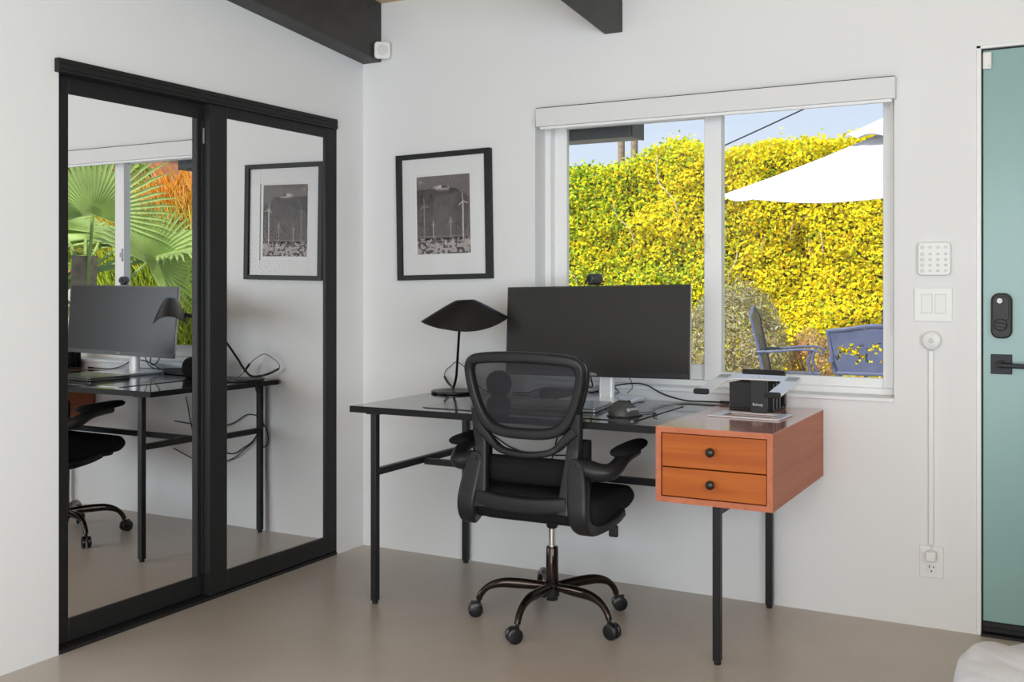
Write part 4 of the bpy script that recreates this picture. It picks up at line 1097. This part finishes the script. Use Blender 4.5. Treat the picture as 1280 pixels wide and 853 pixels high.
# firestick shrub: thin upright sticks, green below, orange at the tips
fk = thing('firestick_shrub', 'firestick shrub, yellow green below with orange tips, reflected in the left mirror', 'shrub', (5.05, 4.15, GZ))
nS = 11000
ph = RNG.uniform(0, 2 * PI, nS); rad = RNG.random(nS) ** .5; px_ = rad * np.cos(ph) * 1.2; py_ = rad * np.sin(ph) * .9
topz = (2.45 - .55 * rad ** 2 + .30 * (fbm(px_ * 2 + 8, py_ * 2 + 9, 601, 3) - .45))
z0_ = RNG.random(nS) ** .8 * (topz - .15) + .05; ln = RNG.uniform(.16, .34, nS)
dirs = np.stack([px_ * .35 + RNG.normal(0, .35, nS), py_ * .35 + RNG.normal(0, .35, nS), np.ones(nS)], 1); dirs /= np.linalg.norm(dirs, axis=1, keepdims=True)
A = np.stack([px_, py_, z0_], 1); B = A + dirs * ln[:, None]
sd = np.cross(dirs, RNG.normal(0, 1, (nS, 3))); sd /= np.linalg.norm(sd, axis=1, keepdims=True); s2 = np.cross(dirs, sd); wd = .0075
V4 = []
for off_ in (sd, s2, -sd, -s2): V4 += [A + off_ * wd]
for off_ in (sd, s2, -sd, -s2): V4 += [B + off_ * wd * .6]
V8 = np.stack(V4, 1).reshape(-1, 3); base_i = (np.arange(nS) * 8)[:, None]
Fq = np.concatenate([base_i + np.array([[j, (j + 1) % 4, 4 + (j + 1) % 4, 4 + j]]) for j in range(4)], 0)
hfrac = np.clip((B[:, 2] - 1.62) / .75 + RNG.normal(0, .12, nS), 0, 1)[:, None]
lo = palette(nS, [(.46, .58, .03), (.30, .44, .03), (.62, .66, .05)], [3, 2, 2]); hi = palette(nS, [(.88, .34, .03), (.90, .50, .06), (.88, .46, .20)], [3, 3, 1.5])
raw_mesh('sticks', V8, Fq, np.repeat(lo * (1 - hfrac) + hi * hfrac, 8, 0), M['leaf'], fk)
m = MB()
for k in range(10):
    a = 2 * PI * k / 10; m.tube(spline([(.06 * math.cos(a), .06 * math.sin(a), 0), (.4 * math.cos(a), .3 * math.sin(a), .7), (.75 * math.cos(a), .5 * math.sin(a), 1.5)], 5), .022, 6)
m.build('stems', M['bark'], fk)
# columnar cacti behind
for i, (cx_, cy_2, h_, r_, lab) in enumerate(((5.2, 4.9, 2.75, .13, 'tall ribbed column cactus behind the firestick shrub'), (5.75, 5.15, 2.35, .11, 'shorter ribbed column cactus beside the tall one'))):
    cr = thing('column_cactus', lab, 'cactus', (cx_ + .9, cy_2 + .5, GZ), group='column cacti')
    rg = []
    for k in range(16):
        t_ = k / 15; rr_ = r_ * (1 if t_ < .9 else math.sqrt(max(0, 1 - ((t_ - .9) / .1) ** 2)) * .98 + .02)
        rg.append([(rr_ * (1 + .14 * math.cos(9 * 2 * PI * j / 54)) * math.cos(2 * PI * j / 54), rr_ * (1 + .14 * math.cos(9 * 2 * PI * j / 54)) * math.sin(2 * PI * j / 54), h_ * t_) for j in range(54)])
    MB().rings(rg).build('ribbed_stem', M['cactus'], cr, angle=60)
# boulder by the palm
bo = MB().ellipsoid((0, 0, .28), (.75, .5, .36), 28, 16); bo.v = [p * (1 + .12 * math.sin(p.x * 7 + p.y * 5) * math.cos(p.z * 9)) for p in bo.v]
bo = bo.build('boulder', M['stone'], angle=60); bo.location = (7.7, 4.6, GZ - .02); tag(bo, 'pale rounded boulder between the palm and the firestick shrub', 'boulder')
# garden wall and green screen to the far right
gw = MB().b2((9.6, -1.0, GZ), (9.85, 10.2, 1.15)).build('garden_wall', M['stone'], bevel=.02); struct(gw)
th_ = MB().b2((13.6, 10.4, GZ), (15.6, 13.0, 4.2)); th_.b2((13.4, 10.2, 4.2), (15.8, 13.2, 4.4)); th_ = th_.build('neighbour_house', M['terracotta'], bevel=.02); tag(th_, 'rust coloured stucco building beyond the garden wall', 'building')
bush('garden_tree', 'large dark green tree beyond the garden wall', (11.9, 7.4), (2.0, 2.6, 2.6), 14000, .16, [(.20, .30, .05), (.34, .42, .06), (.50, .48, .06)], [3, 3, 2], .5, cat='tree')

# ------------------------------------------------------------------ light, sky, camera
wd_ = bpy.data.worlds.new('sky'); SC.world = wd_; wd_.use_nodes = True
N, L = wd_.node_tree.nodes, wd_.node_tree.links
bg = N['Background']
tc = N.new('ShaderNodeTexCoord'); sx = N.new('ShaderNodeSeparateXYZ'); rp = N.new('ShaderNodeValToRGB')
rp.color_ramp.elements[0].position = .0; rp.color_ramp.elements[0].color = (.76, .84, .96, 1)
rp.color_ramp.elements[1].position = .6; rp.color_ramp.elements[1].color = (.30, .50, .86, 1)
e_ = rp.color_ramp.elements.new(.16); e_.color = (.70, .81, .99, 1)
L.new(tc.outputs['Generated'], sx.inputs[0]); L.new(sx.outputs['Z'], rp.inputs['Fac']); L.new(rp.outputs['Color'], bg.inputs['Color'])
bg.inputs['Strength'].default_value = 1.0

def light(name, typ, loc, rot, energy, color=(1, 1, 1), size=None, size_y=None, angle=None):
    l = bpy.data.lights.new(name, typ); l.energy = energy; l.color = color
    if size: l.shape = 'RECTANGLE'; l.size = size; l.size_y = size_y or size
    if angle is not None: l.angle = angle
    o = bpy.data.objects.new(name, l); COL.objects.link(o); o.location = loc; o.rotation_euler = rot
    return o
sun = light('sun', 'SUN', (0, -5, 10), (0, 0, 0), 6.4, (1, .955, .88), angle=R(.6))
sd_ = Vector((.30, .62, -.72)); sun.rotation_euler = sd_.to_track_quat('-Z', 'Y').to_euler()
# fill lamps added at the unseen rear and side openings in place of daylight
light('rear_fill', 'AREA', (2.55, YB + .02, 1.15), (R(90), 0, 0), 116, (.875, .945, 1), 2.55, 2.25)
light('side_fill', 'AREA', (XR - .02, -4.95, 1.2), (0, R(90), 0), 168, (.87, .945, 1), 2.1, 2.95)

cam = bpy.data.cameras.new('camera'); co = bpy.data.objects.new('camera', cam); COL.objects.link(co)
co.location = (2.91079, -3.91681, 1.2); co.rotation_euler = (R(90), 0, .497877)
cam.sensor_fit = 'HORIZONTAL'; cam.sensor_width = 36; cam.lens = 1306.872 / 1280 * 36
cam.shift_x = 0; cam.shift_y = (356.691 - 426.5) / 1280
cam.clip_start = .05; cam.clip_end = 200
SC.camera = co
SC.view_settings.view_transform = 'Standard'; SC.view_settings.look = 'None'; SC.view_settings.exposure = 0; SC.view_settings.gamma = 1
SC.view_settings.use_curve_mapping = False
SC.cycles.max_bounces = 12; SC.cycles.diffuse_bounces = 6; SC.cycles.glossy_bounces = 6; SC.cycles.transparent_max_bounces = 16
SC.cycles.use_denoising = True; SC.cycles.sample_clamp_indirect = 6; SC.cycles.caustics_reflective = False
